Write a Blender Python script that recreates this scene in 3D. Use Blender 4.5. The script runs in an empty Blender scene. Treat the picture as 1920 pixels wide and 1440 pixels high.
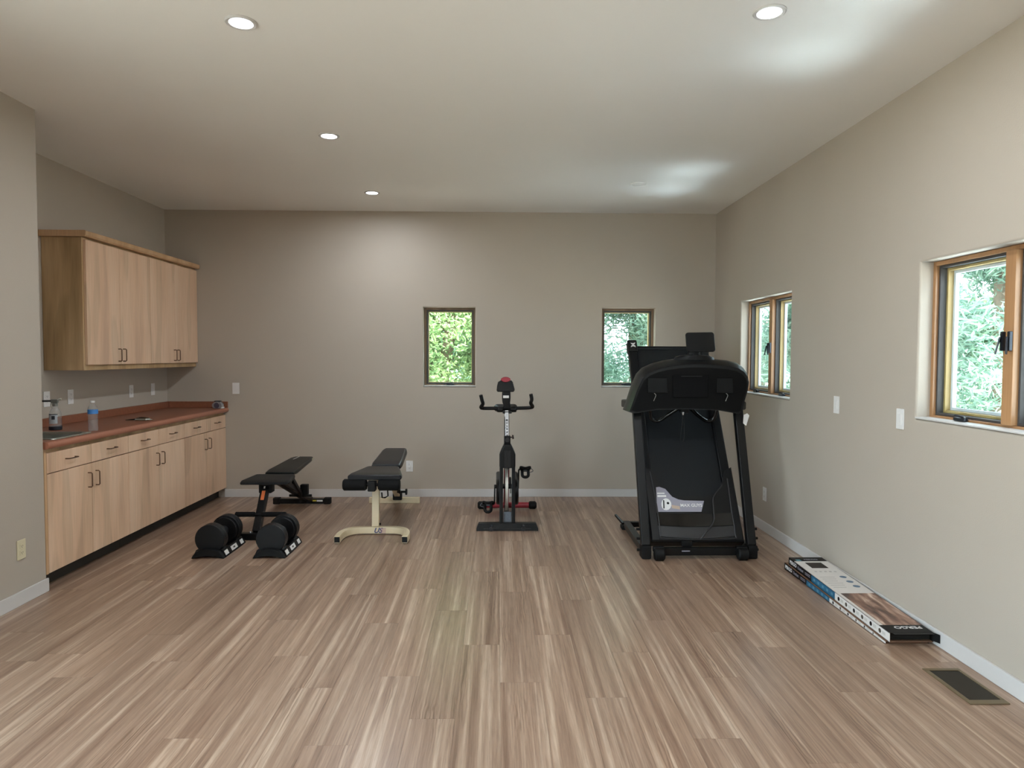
import bpy, bmesh, math, random
from mathutils import Vector, Matrix

random.seed(7)
SC = bpy.context.scene
COL = SC.collection
PI = math.pi

# ---------------------------------------------------------------- camera
F_PX, YAW, PITCH, ROLL, CAM_H = 1292.4, 0.0213, 0.0410, -0.0037, 1.485
def make_camera():
    cy, sy, cp, sp = math.cos(YAW), math.sin(YAW), math.cos(PITCH), math.sin(PITCH)
    fwd = Vector((sy*cp, cy*cp, -sp)); right = Vector((cy, -sy, 0)); down = fwd.cross(right)
    cr, sr = math.cos(ROLL), math.sin(ROLL)
    r2 = right*cr + down*sr; d2 = right*(-sr) + down*cr
    m = Matrix((r2, -d2, -fwd)).transposed().to_4x4()
    m.translation = Vector((0, 0, CAM_H))
    cd = bpy.data.cameras.new('camera'); co = bpy.data.objects.new('camera', cd)
    COL.objects.link(co); co.matrix_world = m
    cd.sensor_fit = 'HORIZONTAL'; cd.sensor_width = 36.0; cd.lens = F_PX*36.0/1920.0
    cd.clip_start = 0.05; cd.clip_end = 200
    SC.camera = co
make_camera()

# ---------------------------------------------------------------- world, sun, exposure
world = bpy.data.worlds.new('sky'); SC.world = world; world.use_nodes = True
bg = world.node_tree.nodes['Background']
bg.inputs[0].default_value = (0.72, 0.87, 1.0, 1); bg.inputs[1].default_value = 8.0
sun_d = bpy.data.lights.new('sun', 'SUN'); sun_d.energy = 36.0; sun_d.angle = math.radians(0.6); sun_d.color = (1.0, 0.97, 0.92)
sun = bpy.data.objects.new('sun', sun_d); COL.objects.link(sun)
sun.rotation_euler = Vector((0.52, 0.02, 0.86)).to_track_quat('Z', 'Y').to_euler()
SC.view_settings.view_transform = 'Standard'; SC.view_settings.look = 'None'
SC.view_settings.exposure = 0.30; SC.view_settings.gamma = 1.0; SC.view_settings.use_curve_mapping = False
SC.cycles.use_denoising = True
SC.cycles.max_bounces = 10; SC.cycles.diffuse_bounces = 6; SC.cycles.transparent_max_bounces = 16
SC.cycles.sample_clamp_indirect = 40.0; SC.cycles.blur_glossy = 0.2
DOWNLIGHT_W = 12.0
DOWNLIGHT_COL = (0.90, 0.965, 1.04)

# ---------------------------------------------------------------- helpers: colour, materials
def lin(c):
    return c/12.92 if c <= 0.04045 else ((c+0.055)/1.055)**2.4
def hx(s):
    s = s.lstrip('#'); return tuple(lin(int(s[i:i+2], 16)/255) for i in (0, 2, 4)) + (1.0,)
MATS = {}
def mat(name, color, rough=0.5, metal=0.0, var=0.06, scale=30.0, bump=0.0, bscale=200.0, spec=0.5, stretch=(1, 1, 1), coat=0.0):
    """principled material with procedural tone variation and fine relief"""
    if name in MATS: return MATS[name]
    m = bpy.data.materials.new(name); m.use_nodes = True; MATS[name] = m
    nt = m.node_tree; N = nt.nodes; L = nt.links; b = N['Principled BSDF']
    c = hx(color) if isinstance(color, str) else tuple(color) + (1.0,)
    tc = N.new('ShaderNodeTexCoord'); mp = N.new('ShaderNodeMapping'); mp.inputs['Scale'].default_value = stretch
    L.new(tc.outputs['Object'], mp.inputs[0])
    no = N.new('ShaderNodeTexNoise'); no.inputs['Scale'].default_value = scale; no.inputs['Detail'].default_value = 4
    L.new(mp.outputs[0], no.inputs['Vector'])
    mx = N.new('ShaderNodeMix'); mx.data_type = 'RGBA'
    mx.inputs[6].default_value = tuple(x*(1-var) for x in c[:3]) + (1,)
    mx.inputs[7].default_value = tuple(min(1, x*(1+var)) for x in c[:3]) + (1,)
    L.new(no.outputs[0], mx.inputs[0]); L.new(mx.outputs[2], b.inputs['Base Color'])
    b.inputs['Roughness'].default_value = rough; b.inputs['Metallic'].default_value = metal
    if max(c[:3]) < 0.012 and rough > 0.3: spec *= 0.55      # dull black plastics and coatings
    b.inputs['Specular IOR Level'].default_value = spec; b.inputs['Coat Weight'].default_value = coat
    if bump:
        n2 = N.new('ShaderNodeTexNoise'); n2.inputs['Scale'].default_value = bscale; n2.inputs['Detail'].default_value = 3
        L.new(tc.outputs['Object'], n2.inputs['Vector'])
        bp = N.new('ShaderNodeBump'); bp.inputs['Strength'].default_value = bump; bp.inputs['Distance'].default_value = 0.002
        L.new(n2.outputs[0], bp.inputs['Height']); L.new(bp.outputs[0], b.inputs['Normal'])
    return m

def nodes_of(name):
    m = bpy.data.materials.new(name); m.use_nodes = True; MATS[name] = m
    return m, m.node_tree.nodes, m.node_tree.links, m.node_tree.nodes['Principled BSDF']
def ramp(N, stops):
    r = N.new('ShaderNodeValToRGB'); e = r.color_ramp.elements
    while len(e) > 1: e.remove(e[-1])
    e[0].position = stops[0][0]; e[0].color = stops[0][1]
    for p, c in stops[1:]:
        k = e.new(p); k.color = c
    return r
def rand_coords(N, L, scale):
    """object coordinates shifted by a random amount per object"""
    tc = N.new('ShaderNodeTexCoord'); oi = N.new('ShaderNodeObjectInfo')
    ml = N.new('ShaderNodeVectorMath'); ml.operation = 'MULTIPLY_ADD'
    cb = N.new('ShaderNodeCombineXYZ')
    for i, k in enumerate((37.0, 91.0, 53.0)):
        mm = N.new('ShaderNodeMath'); mm.operation = 'MULTIPLY'; mm.inputs[1].default_value = k
        L.new(oi.outputs['Random'], mm.inputs[0]); L.new(mm.outputs[0], cb.inputs[i])
    ml.inputs[1].default_value = scale
    L.new(tc.outputs['Object'], ml.inputs[0]); L.new(cb.outputs[0], ml.inputs[2])
    return ml.outputs[0], oi, tc

def plank_material():
    m, N, L, b = nodes_of('plank_laminate')
    v, oi, tc = rand_coords(N, L, (1, 1, 1))
    def mapped(s):
        mp = N.new('ShaderNodeMapping'); mp.inputs['Scale'].default_value = s; L.new(v, mp.inputs[0]); return mp.outputs[0]
    # broad streaks that run the length of the plank with a slow waver
    n1 = N.new('ShaderNodeTexNoise'); n1.inputs['Scale'].default_value = 1; n1.inputs['Detail'].default_value = 5; n1.inputs['Roughness'].default_value = 0.6; n1.inputs['Distortion'].default_value = 0.5
    L.new(mapped((26, 0.5, 1)), n1.inputs['Vector'])
    r1 = ramp(N, [(0.28, hx('745b4b')), (0.42, hx('886f5d')), (0.54, hx('957c69')), (0.68, hx('b49e8a'))])
    L.new(n1.outputs[0], r1.inputs[0])
    # fine grain
    n2 = N.new('ShaderNodeTexNoise'); n2.inputs['Scale'].default_value = 1; n2.inputs['Detail'].default_value = 6; n2.inputs['Roughness'].default_value = 0.7
    L.new(mapped((150, 5, 1)), n2.inputs['Vector'])
    r2 = ramp(N, [(0.32, (0.62, 0.60, 0.58, 1)), (0.55, (1.02, 1.02, 1.02, 1)), (0.75, (1.12, 1.12, 1.12, 1))])
    L.new(n2.outputs[0], r2.inputs[0])
    # cathedral figure, present only in patches
    w = N.new('ShaderNodeTexWave'); w.wave_type = 'BANDS'; w.bands_direction = 'X'; w.inputs['Scale'].default_value = 1.0
    w.inputs['Distortion'].default_value = 9.0; w.inputs['Detail'].default_value = 2.5; w.inputs['Detail Scale'].default_value = 1.4
    L.new(mapped((22, 3.0, 1)), w.inputs['Vector'])
    n3 = N.new('ShaderNodeTexNoise'); n3.inputs['Scale'].default_value = 1; n3.inputs['Detail'].default_value = 1
    L.new(mapped((11, 0.9, 1)), n3.inputs['Vector'])
    r3 = ramp(N, [(0.58, (0, 0, 0, 1)), (0.70, (0.75, 0.75, 0.75, 1))]); L.new(n3.outputs[0], r3.inputs[0])
    r4 = ramp(N, [(0.0, (0.60, 0.56, 0.52, 1)), (0.6, (1.08, 1.08, 1.08, 1))]); L.new(w.outputs[0], r4.inputs[0])
    def mul(a, bb, fac):
        x = N.new('ShaderNodeMix'); x.data_type = 'RGBA'; x.blend_type = 'MULTIPLY'
        L.new(a, x.inputs[6]); L.new(bb, x.inputs[7])
        if isinstance(fac, float): x.inputs[0].default_value = fac
        else: L.new(fac, x.inputs[0])
        return x.outputs[2]
    c = mul(r1.outputs[0], r2.outputs[0], 0.75)
    c = mul(c, r4.outputs[0], r3.outputs[0])
    # plank to plank tone
    r5 = ramp(N, [(0.0, (0.90, 0.89, 0.88, 1)), (0.4, (0.98, 0.98, 0.985, 1)), (0.75, (1.02, 1.01, 1.0, 1)), (1.0, (1.06, 1.05, 1.04, 1))])
    L.new(oi.outputs['Random'], r5.inputs[0])
    c = mul(c, r5.outputs[0], 1.0)
    L.new(c, b.inputs['Base Color'])
    b.inputs['Roughness'].default_value = 0.29; b.inputs['Specular IOR Level'].default_value = 0.5
    bp = N.new('ShaderNodeBump'); bp.inputs['Strength'].default_value = 0.12; bp.inputs['Distance'].default_value = 0.001
    L.new(n2.outputs[0], bp.inputs['Height']); L.new(bp.outputs[0], b.inputs['Normal'])
    return m

def maple_material(name, c0, c1, c2, rough=0.42):
    m, N, L, b = nodes_of(name)
    v, oi, tc = rand_coords(N, L, (1, 1, 1))
    def mapped(s):
        mp = N.new('ShaderNodeMapping'); mp.inputs['Scale'].default_value = s; L.new(v, mp.inputs[0]); return mp.outputs[0]
    n1 = N.new('ShaderNodeTexNoise'); n1.inputs['Scale'].default_value = 1; n1.inputs['Detail'].default_value = 3; n1.inputs['Distortion'].default_value = 0.3
    L.new(mapped((7, 7, 0.8)), n1.inputs['Vector'])
    r1 = ramp(N, [(0.30, hx(c0)), (0.46, hx(c1)), (0.70, hx(c2))]); L.new(n1.outputs[0], r1.inputs[0])
    n2 = N.new('ShaderNodeTexNoise'); n2.inputs['Scale'].default_value = 1; n2.inputs['Detail'].default_value = 5
    L.new(mapped((140, 140, 4)), n2.inputs['Vector'])
    r2 = ramp(N, [(0.3, (0.90, 0.89, 0.88, 1)), (0.7, (1.05, 1.05, 1.05, 1))]); L.new(n2.outputs[0], r2.inputs[0])
    x = N.new('ShaderNodeMix'); x.data_type = 'RGBA'; x.blend_type = 'MULTIPLY'; x.inputs[0].default_value = 1
    L.new(r1.outputs[0], x.inputs[6]); L.new(r2.outputs[0], x.inputs[7])
    n3 = N.new('ShaderNodeTexNoise'); n3.inputs['Scale'].default_value = 1; n3.inputs['Detail'].default_value = 0.5
    L.new(mapped((5.5, 5.5, 0.9)), n3.inputs['Vector'])
    r3 = ramp(N, [(0.57, (1, 1, 1, 1)), (0.60, (0.87, 0.88, 0.87, 1)), (0.72, (0.95, 0.95, 0.94, 1))]); L.new(n3.outputs[0], r3.inputs[0])
    x3 = N.new('ShaderNodeMix'); x3.data_type = 'RGBA'; x3.blend_type = 'MULTIPLY'; x3.inputs[0].default_value = 1
    L.new(x.outputs[2], x3.inputs[6]); L.new(r3.outputs[0], x3.inputs[7]); L.new(x3.outputs[2], b.inputs['Base Color'])
    b.inputs['Roughness'].default_value = rough
    return m

def schlick(N, L, f0):
    lw = N.new('ShaderNodeLayerWeight'); lw.inputs[0].default_value = 0.5
    pw = N.new('ShaderNodeMath'); pw.operation = 'POWER'; pw.inputs[1].default_value = 5.0; L.new(lw.outputs['Facing'], pw.inputs[0])
    ma = N.new('ShaderNodeMath'); ma.operation = 'MULTIPLY_ADD'; ma.inputs[1].default_value = 1.0-f0; ma.inputs[2].default_value = f0; L.new(pw.outputs[0], ma.inputs[0])
    return ma.outputs[0]
def glass_material(name, tint=(0.96, 0.985, 0.975), haze=0.0):
    """thin pane: clear transmission with a mirror share that follows Fresnel"""
    m = bpy.data.materials.new(name); m.use_nodes = True; MATS[name] = m
    N = m.node_tree.nodes; L = m.node_tree.links; N.clear()
    out = N.new('ShaderNodeOutputMaterial'); t = N.new('ShaderNodeBsdfTransparent'); g = N.new('ShaderNodeBsdfGlossy')
    t.inputs[0].default_value = tint + (1,); g.inputs['Roughness'].default_value = 0.02
    fr = schlick(N, L, 0.035)
    mx = N.new('ShaderNodeMixShader'); L.new(fr, mx.inputs[0]); L.new(t.outputs[0], mx.inputs[1]); L.new(g.outputs[0], mx.inputs[2])
    last = mx.outputs[0]
    if haze:
        d = N.new('ShaderNodeBsdfDiffuse'); d.inputs[0].default_value = (0.8, 0.85, 0.86, 1)
        m2 = N.new('ShaderNodeMixShader'); m2.inputs[0].default_value = haze; L.new(last, m2.inputs[1]); L.new(d.outputs[0], m2.inputs[2]); last = m2.outputs[0]
    L.new(last, out.inputs[0]); return m

def leaf_material(name, ca, cb, cc):
    m, N, L, b = nodes_of(name)
    g = N.new('ShaderNodeNewGeometry')
    no = N.new('ShaderNodeTexNoise'); no.inputs['Scale'].default_value = 1.6; no.inputs['Detail'].default_value = 2
    L.new(g.outputs['Position'], no.inputs['Vector'])
    ad = N.new('ShaderNodeMath'); ad.operation = 'MULTIPLY_ADD'; ad.inputs[1].default_value = 0.35; L.new(g.outputs['Random Per Island'], ad.inputs[0]); L.new(no.outputs[0], ad.inputs[2])
    r = ramp(N, [(0.40, ca), (0.65, cb), (0.88, cc)]); L.new(ad.outputs[0], r.inputs[0])
    N.remove(b); out = N['Material Output']
    d = N.new('ShaderNodeBsdfDiffuse'); t = N.new('ShaderNodeBsdfTranslucent'); mx = N.new('ShaderNodeMixShader'); mx.inputs[0].default_value = 0.45
    L.new(r.outputs[0], d.inputs[0]); L.new(r.outputs[0], t.inputs[0]); L.new(d.outputs[0], mx.inputs[1]); L.new(t.outputs[0], mx.inputs[2]); L.new(mx.outputs[0], out.inputs[0])
    return m

# ---------------------------------------------------------------- helpers: geometry
def V(*a): return Vector(a)
def bx(bm, x0, x1, y0, y1, z0, z1, bev=0.0, seg=2):
    vs = [bm.verts.new((x, y, z)) for x in (x0, x1) for y in (y0, y1) for z in (z0, z1)]
    fs = [(0, 1, 3, 2), (4, 6, 7, 5), (0, 4, 5, 1), (2, 3, 7, 6), (0, 2, 6, 4), (1, 5, 7, 3)]
    F = [bm.faces.new([vs[i] for i in f]) for f in fs]
    if bev > 0:
        es = list({e for f in F for e in f.edges})
        bmesh.ops.bevel(bm, geom=es, offset=bev, segments=seg, profile=0.5, affect='EDGES')
    return bm
def obox(bm, c, ax, ay, az, hx_, hy_, hz_, bev=0.0, seg=2):
    """box with centre c, unit axes and half sizes"""
    c, ax, ay, az = Vector(c), Vector(ax).normalized(), Vector(ay).normalized(), Vector(az).normalized()
    vs = [bm.verts.new(c + ax*(sx*hx_) + ay*(sy*hy_) + az*(sz*hz_)) for sx in (-1, 1) for sy in (-1, 1) for sz in (-1, 1)]
    fs = [(0, 1, 3, 2), (4, 6, 7, 5), (0, 4, 5, 1), (2, 3, 7, 6), (0, 2, 6, 4), (1, 5, 7, 3)]
    F = [bm.faces.new([vs[i] for i in f]) for f in fs]
    if bev > 0:
        bmesh.ops.bevel(bm, geom=list({e for f in F for e in f.edges}), offset=bev, segments=seg, profile=0.5, affect='EDGES')
    return bm
def beam(bm, p0, p1, w, h, side=(1, 0, 0), bev=0.004):
    """rectangular tube between two points; w across 'side', h across the other way"""
    p0, p1 = Vector(p0), Vector(p1); u = (p1-p0).normalized(); s = Vector(side); s = (s - u*s.dot(u)).normalized(); t = u.cross(s)
    return obox(bm, (p0+p1)/2, s, t, u, w/2, h/2, (p1-p0).length/2, bev)
def frame_of(u):
    u = u.normalized(); a = Vector((0, 0, 1)) if abs(u.z) < 0.9 else Vector((1, 0, 0))
    s = u.cross(a).normalized(); return s, s.cross(u).normalized()
def cyl(bm, p0, p1, r0, r1=None, seg=18, bev=0.0):
    p0, p1 = Vector(p0), Vector(p1); r1 = r0 if r1 is None else r1; u = p1-p0; s, t = frame_of(u); un = u.normalized()
    prof = [(p0, r0), (p1, r1)]
    if bev > 0: prof = [(p0, r0-bev), (p0+un*bev, r0), (p1-un*bev, r1), (p1, r1-bev)]
    rings = []
    for c, r in prof:
        rings.append([bm.verts.new(c + s*(r*math.cos(2*PI*i/seg)) + t*(r*math.sin(2*PI*i/seg))) for i in range(seg)])
    for a, b in zip(rings, rings[1:]):
        for i in range(seg): bm.faces.new((a[i], a[(i+1) % seg], b[(i+1) % seg], b[i]))
    bm.faces.new(rings[0][::-1]); bm.faces.new(rings[-1]); return bm
def smooth(pts, n=6):
    """Catmull-Rom through points"""
    P = [Vector(p) for p in pts]; P = [P[0]*2-P[1]] + P + [P[-1]*2-P[-2]]; out = []
    for i in range(1, len(P)-2):
        a, b, c, d = P[i-1:i+3]
        for k in range(n):
            t = k/n; out.append(0.5*((2*b) + (c-a)*t + (2*a-5*b+4*c-d)*t*t + (3*b-a-3*c+d)*t**3))
    out.append(P[-2]); return out
def sweep(bm, pts, section, up=None):
    """sweep a closed 2-D section along points"""
    pts = [Vector(p) for p in pts]; n = len(pts); rings = []; s_prev = None
    for i, p in enumerate(pts):
        u = (pts[min(i+1, n-1)] - pts[max(i-1, 0)]).normalized()
        if up is not None:
            t = (Vector(up) - u*Vector(up).dot(u)).normalized(); s = u.cross(t)
        elif s_prev is None: s, t = frame_of(u)
        else:
            s = (s_prev - u*s_prev.dot(u)).normalized(); t = s.cross(u)
        s_prev = s
        rings.append([bm.verts.new(p + s*a + t*b) for a, b in section])
    m = len(section)
    for a, b in zip(rings, rings[1:]):
        for i in range(m): bm.faces.new((a[i], a[(i+1) % m], b[(i+1) % m], b[i]))
    bm.faces.new(rings[0][::-1]); bm.faces.new(rings[-1]); return bm
def circ(r, seg=10): return [(r*math.cos(2*PI*i/seg), r*math.sin(2*PI*i/seg)) for i in range(seg)]
def tube(bm, pts, r, seg=10, n=0): return sweep(bm, smooth(pts, n) if n else pts, circ(r, seg))
def rrect(w, h, r, n=4):
    out = []
    for cx, cy, a0 in ((w/2-r, h/2-r, 0), (-w/2+r, h/2-r, 90), (-w/2+r, -h/2+r, 180), (w/2-r, -h/2+r, 270)):
        for k in range(n+1):
            a = math.radians(a0 + 90*k/n); out.append((cx + r*math.cos(a), cy + r*math.sin(a)))
    return out
def prism(bm, poly, o, ax, ay, n, layers):
    """polygon in plane (o, ax, ay), built up along n in layers [(distance, inset scale or offset)]"""
    o, ax, ay, n = Vector(o), Vector(ax), Vector(ay), Vector(n); rings = []
    cx = sum(p[0] for p in poly)/len(poly); cy = sum(p[1] for p in poly)/len(poly)
    for d, s in layers:
        rings.append([bm.verts.new(o + ax*(cx+(p[0]-cx)*s) + ay*(cy+(p[1]-cy)*s) + n*d) for p in poly])
    m = len(poly)
    for a, b in zip(rings, rings[1:]):
        for i in range(m): bm.faces.new((a[i], a[(i+1) % m], b[(i+1) % m], b[i]))
    bm.faces.new(rings[0][::-1]); bm.faces.new(rings[-1]); return bm
def loft(bm, rings):
    R = [[bm.verts.new(p) for p in r] for r in rings]; m = len(R[0])
    for a, b in zip(R, R[1:]):
        for i in range(m): bm.faces.new((a[i], a[(i+1) % m], b[(i+1) % m], b[i]))
    bm.faces.new(R[0][::-1]); bm.faces.new(R[-1]); return bm
def lathe(bm, prof, c, seg=24, axis='Z'):
    c = Vector(c); rings = []
    for r, h in prof:
        rr = []
        for i in range(seg):
            a = 2*PI*i/seg; q = Vector((r*math.cos(a), r*math.sin(a), h))
            if axis == 'X': q = Vector((q.z, q.x, q.y))
            if axis == 'Y': q = Vector((q.y, q.z, q.x))
            rr.append(bm.verts.new(c+q))
        rings.append(rr)
    for a, b in zip(rings, rings[1:]):
        for i in range(seg): bm.faces.new((a[i], a[(i+1) % seg], b[(i+1) % seg], b[i]))
    bm.faces.new(rings[0][::-1]); bm.faces.new(rings[-1]); return bm
def B(): return bmesh.new()

def finish(name, bm, material, sharp=32.0):
    bmesh.ops.recalc_face_normals(bm, faces=bm.faces[:])
    lim = math.radians(sharp)
    for f in bm.faces: f.smooth = True
    for e in bm.edges:
        e.smooth = not (len(e.link_faces) == 2 and e.calc_face_angle(0) > lim)
    me = bpy.data.meshes.new(name); bm.to_mesh(me); bm.free()
    me.materials.append(material)
    return me
def world_loc(o):
    v = Vector((0, 0, 0))
    while o is not None: v += o.location; o = o.parent
    return v
def flatten(o):
    """keep large faces flat next to rounded edges"""
    w = o.modifiers.new('weighted_normal', 'WEIGHTED_NORMAL'); w.mode = 'FACE_AREA'; w.weight = 70; w.keep_sharp = True
    return o
def part(name, bm, material, parent, label=None, kind=None, sharp=32.0):
    """child mesh modelled in world coordinates, stored relative to its parent"""
    off = world_loc(parent); bmesh.ops.translate(bm, verts=bm.verts[:], vec=-off)
    o = bpy.data.objects.new(name, finish(name, bm, material, sharp)); COL.objects.link(o); o.parent = parent; flatten(o)
    if label: o['label'] = label
    if kind: o['kind'] = kind
    return o
def tag(o, label=None, cat=None, group=None, kind=None):
    if label: o['label'] = label
    if cat: o['category'] = cat
    if group: o['group'] = group
    if kind: o['kind'] = kind
    return o
def thing(name, loc, label, cat, group=None, kind=None):
    o = bpy.data.objects.new(name, None); COL.objects.link(o); o.location = loc; o.empty_display_size = 0.1
    return tag(o, label, cat, group, kind)
def single(name, bm, material, label=None, cat=None, group=None, kind=None, origin=(0, 0, 0), sharp=32.0):
    bmesh.ops.translate(bm, verts=bm.verts[:], vec=-Vector(origin))
    o = bpy.data.objects.new(name, finish(name, bm, material, sharp)); COL.objects.link(o); o.location = origin; flatten(o)
    return tag(o, label, cat, group, kind)
def copy_tree(o, parent=None):
    c = o.copy(); COL.objects.link(c); c.parent = parent
    for ch in [x for x in o.children]: copy_tree(ch, c)
    return c
def text_mesh(body, size, extrude=0.0004, bold=True, shear=0.0, align='CENTER', heavy=0.010):
    cu = bpy.data.curves.new('lettering', 'FONT'); cu.body = body; cu.size = size; cu.extrude = extrude; cu.shear = shear
    cu.align_x = align; cu.align_y = 'CENTER'; cu.resolution_u = 3
    if bold: cu.offset = size*heavy
    ob = bpy.data.objects.new('lettering_tmp', cu); COL.objects.link(ob)
    bpy.context.view_layer.update()
    me = bpy.data.meshes.new_from_object(ob.evaluated_get(bpy.context.evaluated_depsgraph_get()))
    bpy.data.objects.remove(ob); bpy.data.curves.remove(cu)
    return me
def lettering(name, body, size, o, ax, ay, material, parent, **k):
    """flat lettering lying in the plane (ax, ay) at world point o"""
    me = text_mesh(body, size, **k); ax, ay = Vector(ax).normalized(), Vector(ay).normalized(); n = ax.cross(ay)
    m = Matrix((ax, ay, n)).transposed().to_4x4(); m.translation = Vector(o) - world_loc(parent)
    me.transform(m); me.materials.clear(); me.materials.append(material)
    ob = bpy.data.objects.new(name, me); COL.objects.link(ob); ob.parent = parent
    return ob

# ---------------------------------------------------------------- materials
WALL = mat('wall_paint', '#aca295', rough=0.55, var=0.02, scale=3, bump=0.25, bscale=160, spec=0.35)
CEIL = mat('ceiling_paint', '#e6e4e0', rough=0.6, var=0.015, scale=2, bump=0.2, bscale=140, spec=0.3)
TRIM = mat('white_trim', '#c3c0bd', rough=0.35, var=0.02)
PLANK = plank_material()
SLAB = mat('floor_slab', '#8d745e', rough=0.6)
MAPLE = maple_material('maple_veneer', '#c4a186', '#d5b294', '#dbbca0')
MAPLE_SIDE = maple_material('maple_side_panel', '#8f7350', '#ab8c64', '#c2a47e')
MAPLE_EDGE = maple_material('maple_edge', '#b08c66', '#bd9872', '#c7a480')
COUNTER = mat('terracotta_laminate', '#85523b', rough=0.42, var=0.22, scale=45)
COUNTER_EDGE = mat('terracotta_edge', '#9c6650', rough=0.4, var=0.12, scale=60)
NICKEL = mat('brushed_bronze_pull', '#6b5342', rough=0.35, metal=0.8)
STEEL = mat('stainless_steel', '#b9bdb9', rough=0.25, metal=1.0, var=0.08, scale=60)
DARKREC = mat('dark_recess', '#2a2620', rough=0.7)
PLATE = mat('white_wall_plate', '#d9d7d4', rough=0.35, var=0.02)
ALMOND = mat('almond_wall_plate', '#cdc3a4', rough=0.4, var=0.02)
SLOT = mat('slot_dark', '#4c463c', rough=0.6)
OAKF = maple_material('window_wood', '#7f5836', '#99704a', '#ab8159', rough=0.4)
OAKD = maple_material('window_wood_dull', '#5f4a36', '#77604a', '#8a7258', rough=0.5)
OAKX = maple_material('window_wood_outer', '#8f7848', '#a58c58', '#b59c68', rough=0.5)
GASKET = mat('dark_gasket', '#3d3a38', rough=0.6)
CRANK = mat('bronze_crank', '#2d3036', rough=0.3, metal=0.6)
GLASS = glass_material('window_glass')
BLK = mat('black_plastic', '#0b0b0c', rough=0.42, var=0.1)
BLKM = mat('black_matte', '#060606', rough=0.6, var=0.1)
BLKS = mat('black_powder_coat', '#0b0c0d', rough=0.35, var=0.1)
BLKG = mat('black_gloss', '#060708', rough=0.12, var=0.05)
VINYL = mat('black_vinyl', '#141417', rough=0.32, var=0.1, bump=0.15, bscale=500)
VINYL2 = mat('black_vinyl_matte', '#101112', rough=0.48, var=0.1, bump=0.15, bscale=500)
FOAM = mat('black_foam', '#080808', rough=0.85, var=0.15, bump=0.3, bscale=600)
BELT = mat('treadmill_belt', '#0d1114', rough=0.5, var=0.08, bump=0.2, bscale=700)
GREYP = mat('grey_plastic', '#1e1e20', rough=0.4)
CREAM = mat('cream_powder_coat', '#d2c2a2', rough=0.38, var=0.04)
RED = mat('red_plastic', '#8e2430', rough=0.35)
SILVER = mat('silver_tube', '#b6b8bb', rough=0.25, metal=0.7)
WHITEP = mat('white_print', '#d6d4d2', rough=0.5, var=0.03)
GREYPR = mat('grey_print', '#8b8893', rough=0.5)
ORANGE = mat('orange_sticker', '#d9703a', rough=0.5)
YELLOW = mat('yellow_sticker', '#c9b63f', rough=0.5)
NAVY = mat('navy_print', '#4c5070', rough=0.5)
PINKR = mat('red_print', '#a87a80', rough=0.5)

# ================================================================ THE ROOM
XR, XL, XW, YB, YW, YREAR, HC = 2.28, -3.42, -2.82, 7.21, 4.33, -3.6, 2.97
def wall_with_holes(a0, a1, z0, z1, holes, thick, place, bev=0.014):
    """wall in (a, z) with rectangular openings; place(a, d, z) -> world, d = depth from the room face"""
    xs = sorted({a0, a1} | {h[i] for h in holes for i in (0, 1)}); zs = sorted({z0, z1} | {h[i] for h in holes for i in (2, 3)})
    bm = B(); vf = {}; vb = {}
    for i, x in enumerate(xs):
        for j, z in enumerate(zs):
            vf[i, j] = bm.verts.new(place(x, 0, z)); vb[i, j] = bm.verts.new(place(x, thick, z))
    def solid(i, j):
        if not (0 <= i < len(xs)-1 and 0 <= j < len(zs)-1): return False
        cx, cz = (xs[i]+xs[i+1])/2, (zs[j]+zs[j+1])/2
        return not any(h[0] < cx < h[1] and h[2] < cz < h[3] for h in holes)
    rim = []
    for i in range(len(xs)-1):
        for j in range(len(zs)-1):
            if not solid(i, j): continue
            q = [(i, j), (i+1, j), (i+1, j+1), (i, j+1)]
            bm.faces.new([vf[k] for k in q]); bm.faces.new([vb[k] for k in q][::-1])
            for (di, dj), (p, r) in (((0, -1), (q[0], q[1])), ((1, 0), (q[1], q[2])), ((0, 1), (q[2], q[3])), ((-1, 0), (q[3], q[0]))):
                if not solid(i+di, j+dj):
                    bm.faces.new((vf[r], vf[p], vb[p], vb[r]))
                    if 0 <= i+di < len(xs)-1 and 0 <= j+dj < len(zs)-1: rim.append((vf[p], vf[r]))
    bm.edges.ensure_lookup_table()
    es = [e for e in (bm.edges.get(pr) for pr in rim) if e]
    if bev: bmesh.ops.bevel(bm, geom=es, offset=bev, segments=3, profile=0.5, affect='EDGES')
    return bm

WIN_B = [(-0.770, -0.231, 1.160, 1.986), (1.095, 1.652, 1.160, 1.986)]          # openings in the back wall (x0, x1, z0, z1)
WIN_R = [(5.330, 6.440, 1.150, 1.998), (2.540, 3.700, 1.150, 1.998)]            # openings in the right wall (y0, y1, z0, z1)
WT = 0.17
single('wall_back', wall_with_holes(XL-WT, XR+WT, -0.01, HC, WIN_B, WT, lambda a, d, z: (a, YB+d, z)), WALL, kind='structure')
single('wall_right', wall_with_holes(YREAR, YB, -0.01, HC, WIN_R, WT, lambda a, d, z: (XR+d, a, z)), WALL, kind='structure')
bm = B(); bx(bm, XL-WT, XL, YW, YB, -0.01, HC); single('wall_alcove', bm, WALL, kind='structure')
WIN_L = (-2.9, 2.75, 0.10, 2.50)
single('wall_left', wall_with_holes(YREAR, YW-WT, -0.01, HC, [WIN_L], WT, lambda a, d, z: (XW-d, a, z)), WALL, kind='structure')
bm = B(); rc = .012
prism(bm, [(XL-WT, YW-WT), (XW, YW-WT)] + [(XW-rc+rc*math.cos(math.radians(a)), YW-rc+rc*math.sin(math.radians(a))) for a in (0, 22, 45, 68, 90)] + [(XL-WT, YW)], (0, 0, -.01), (1, 0, 0), (0, 1, 0), (0, 0, 1), [(0, 1), (HC+.01, 1)]); single('wall_return', bm, WALL, kind='structure')
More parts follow.
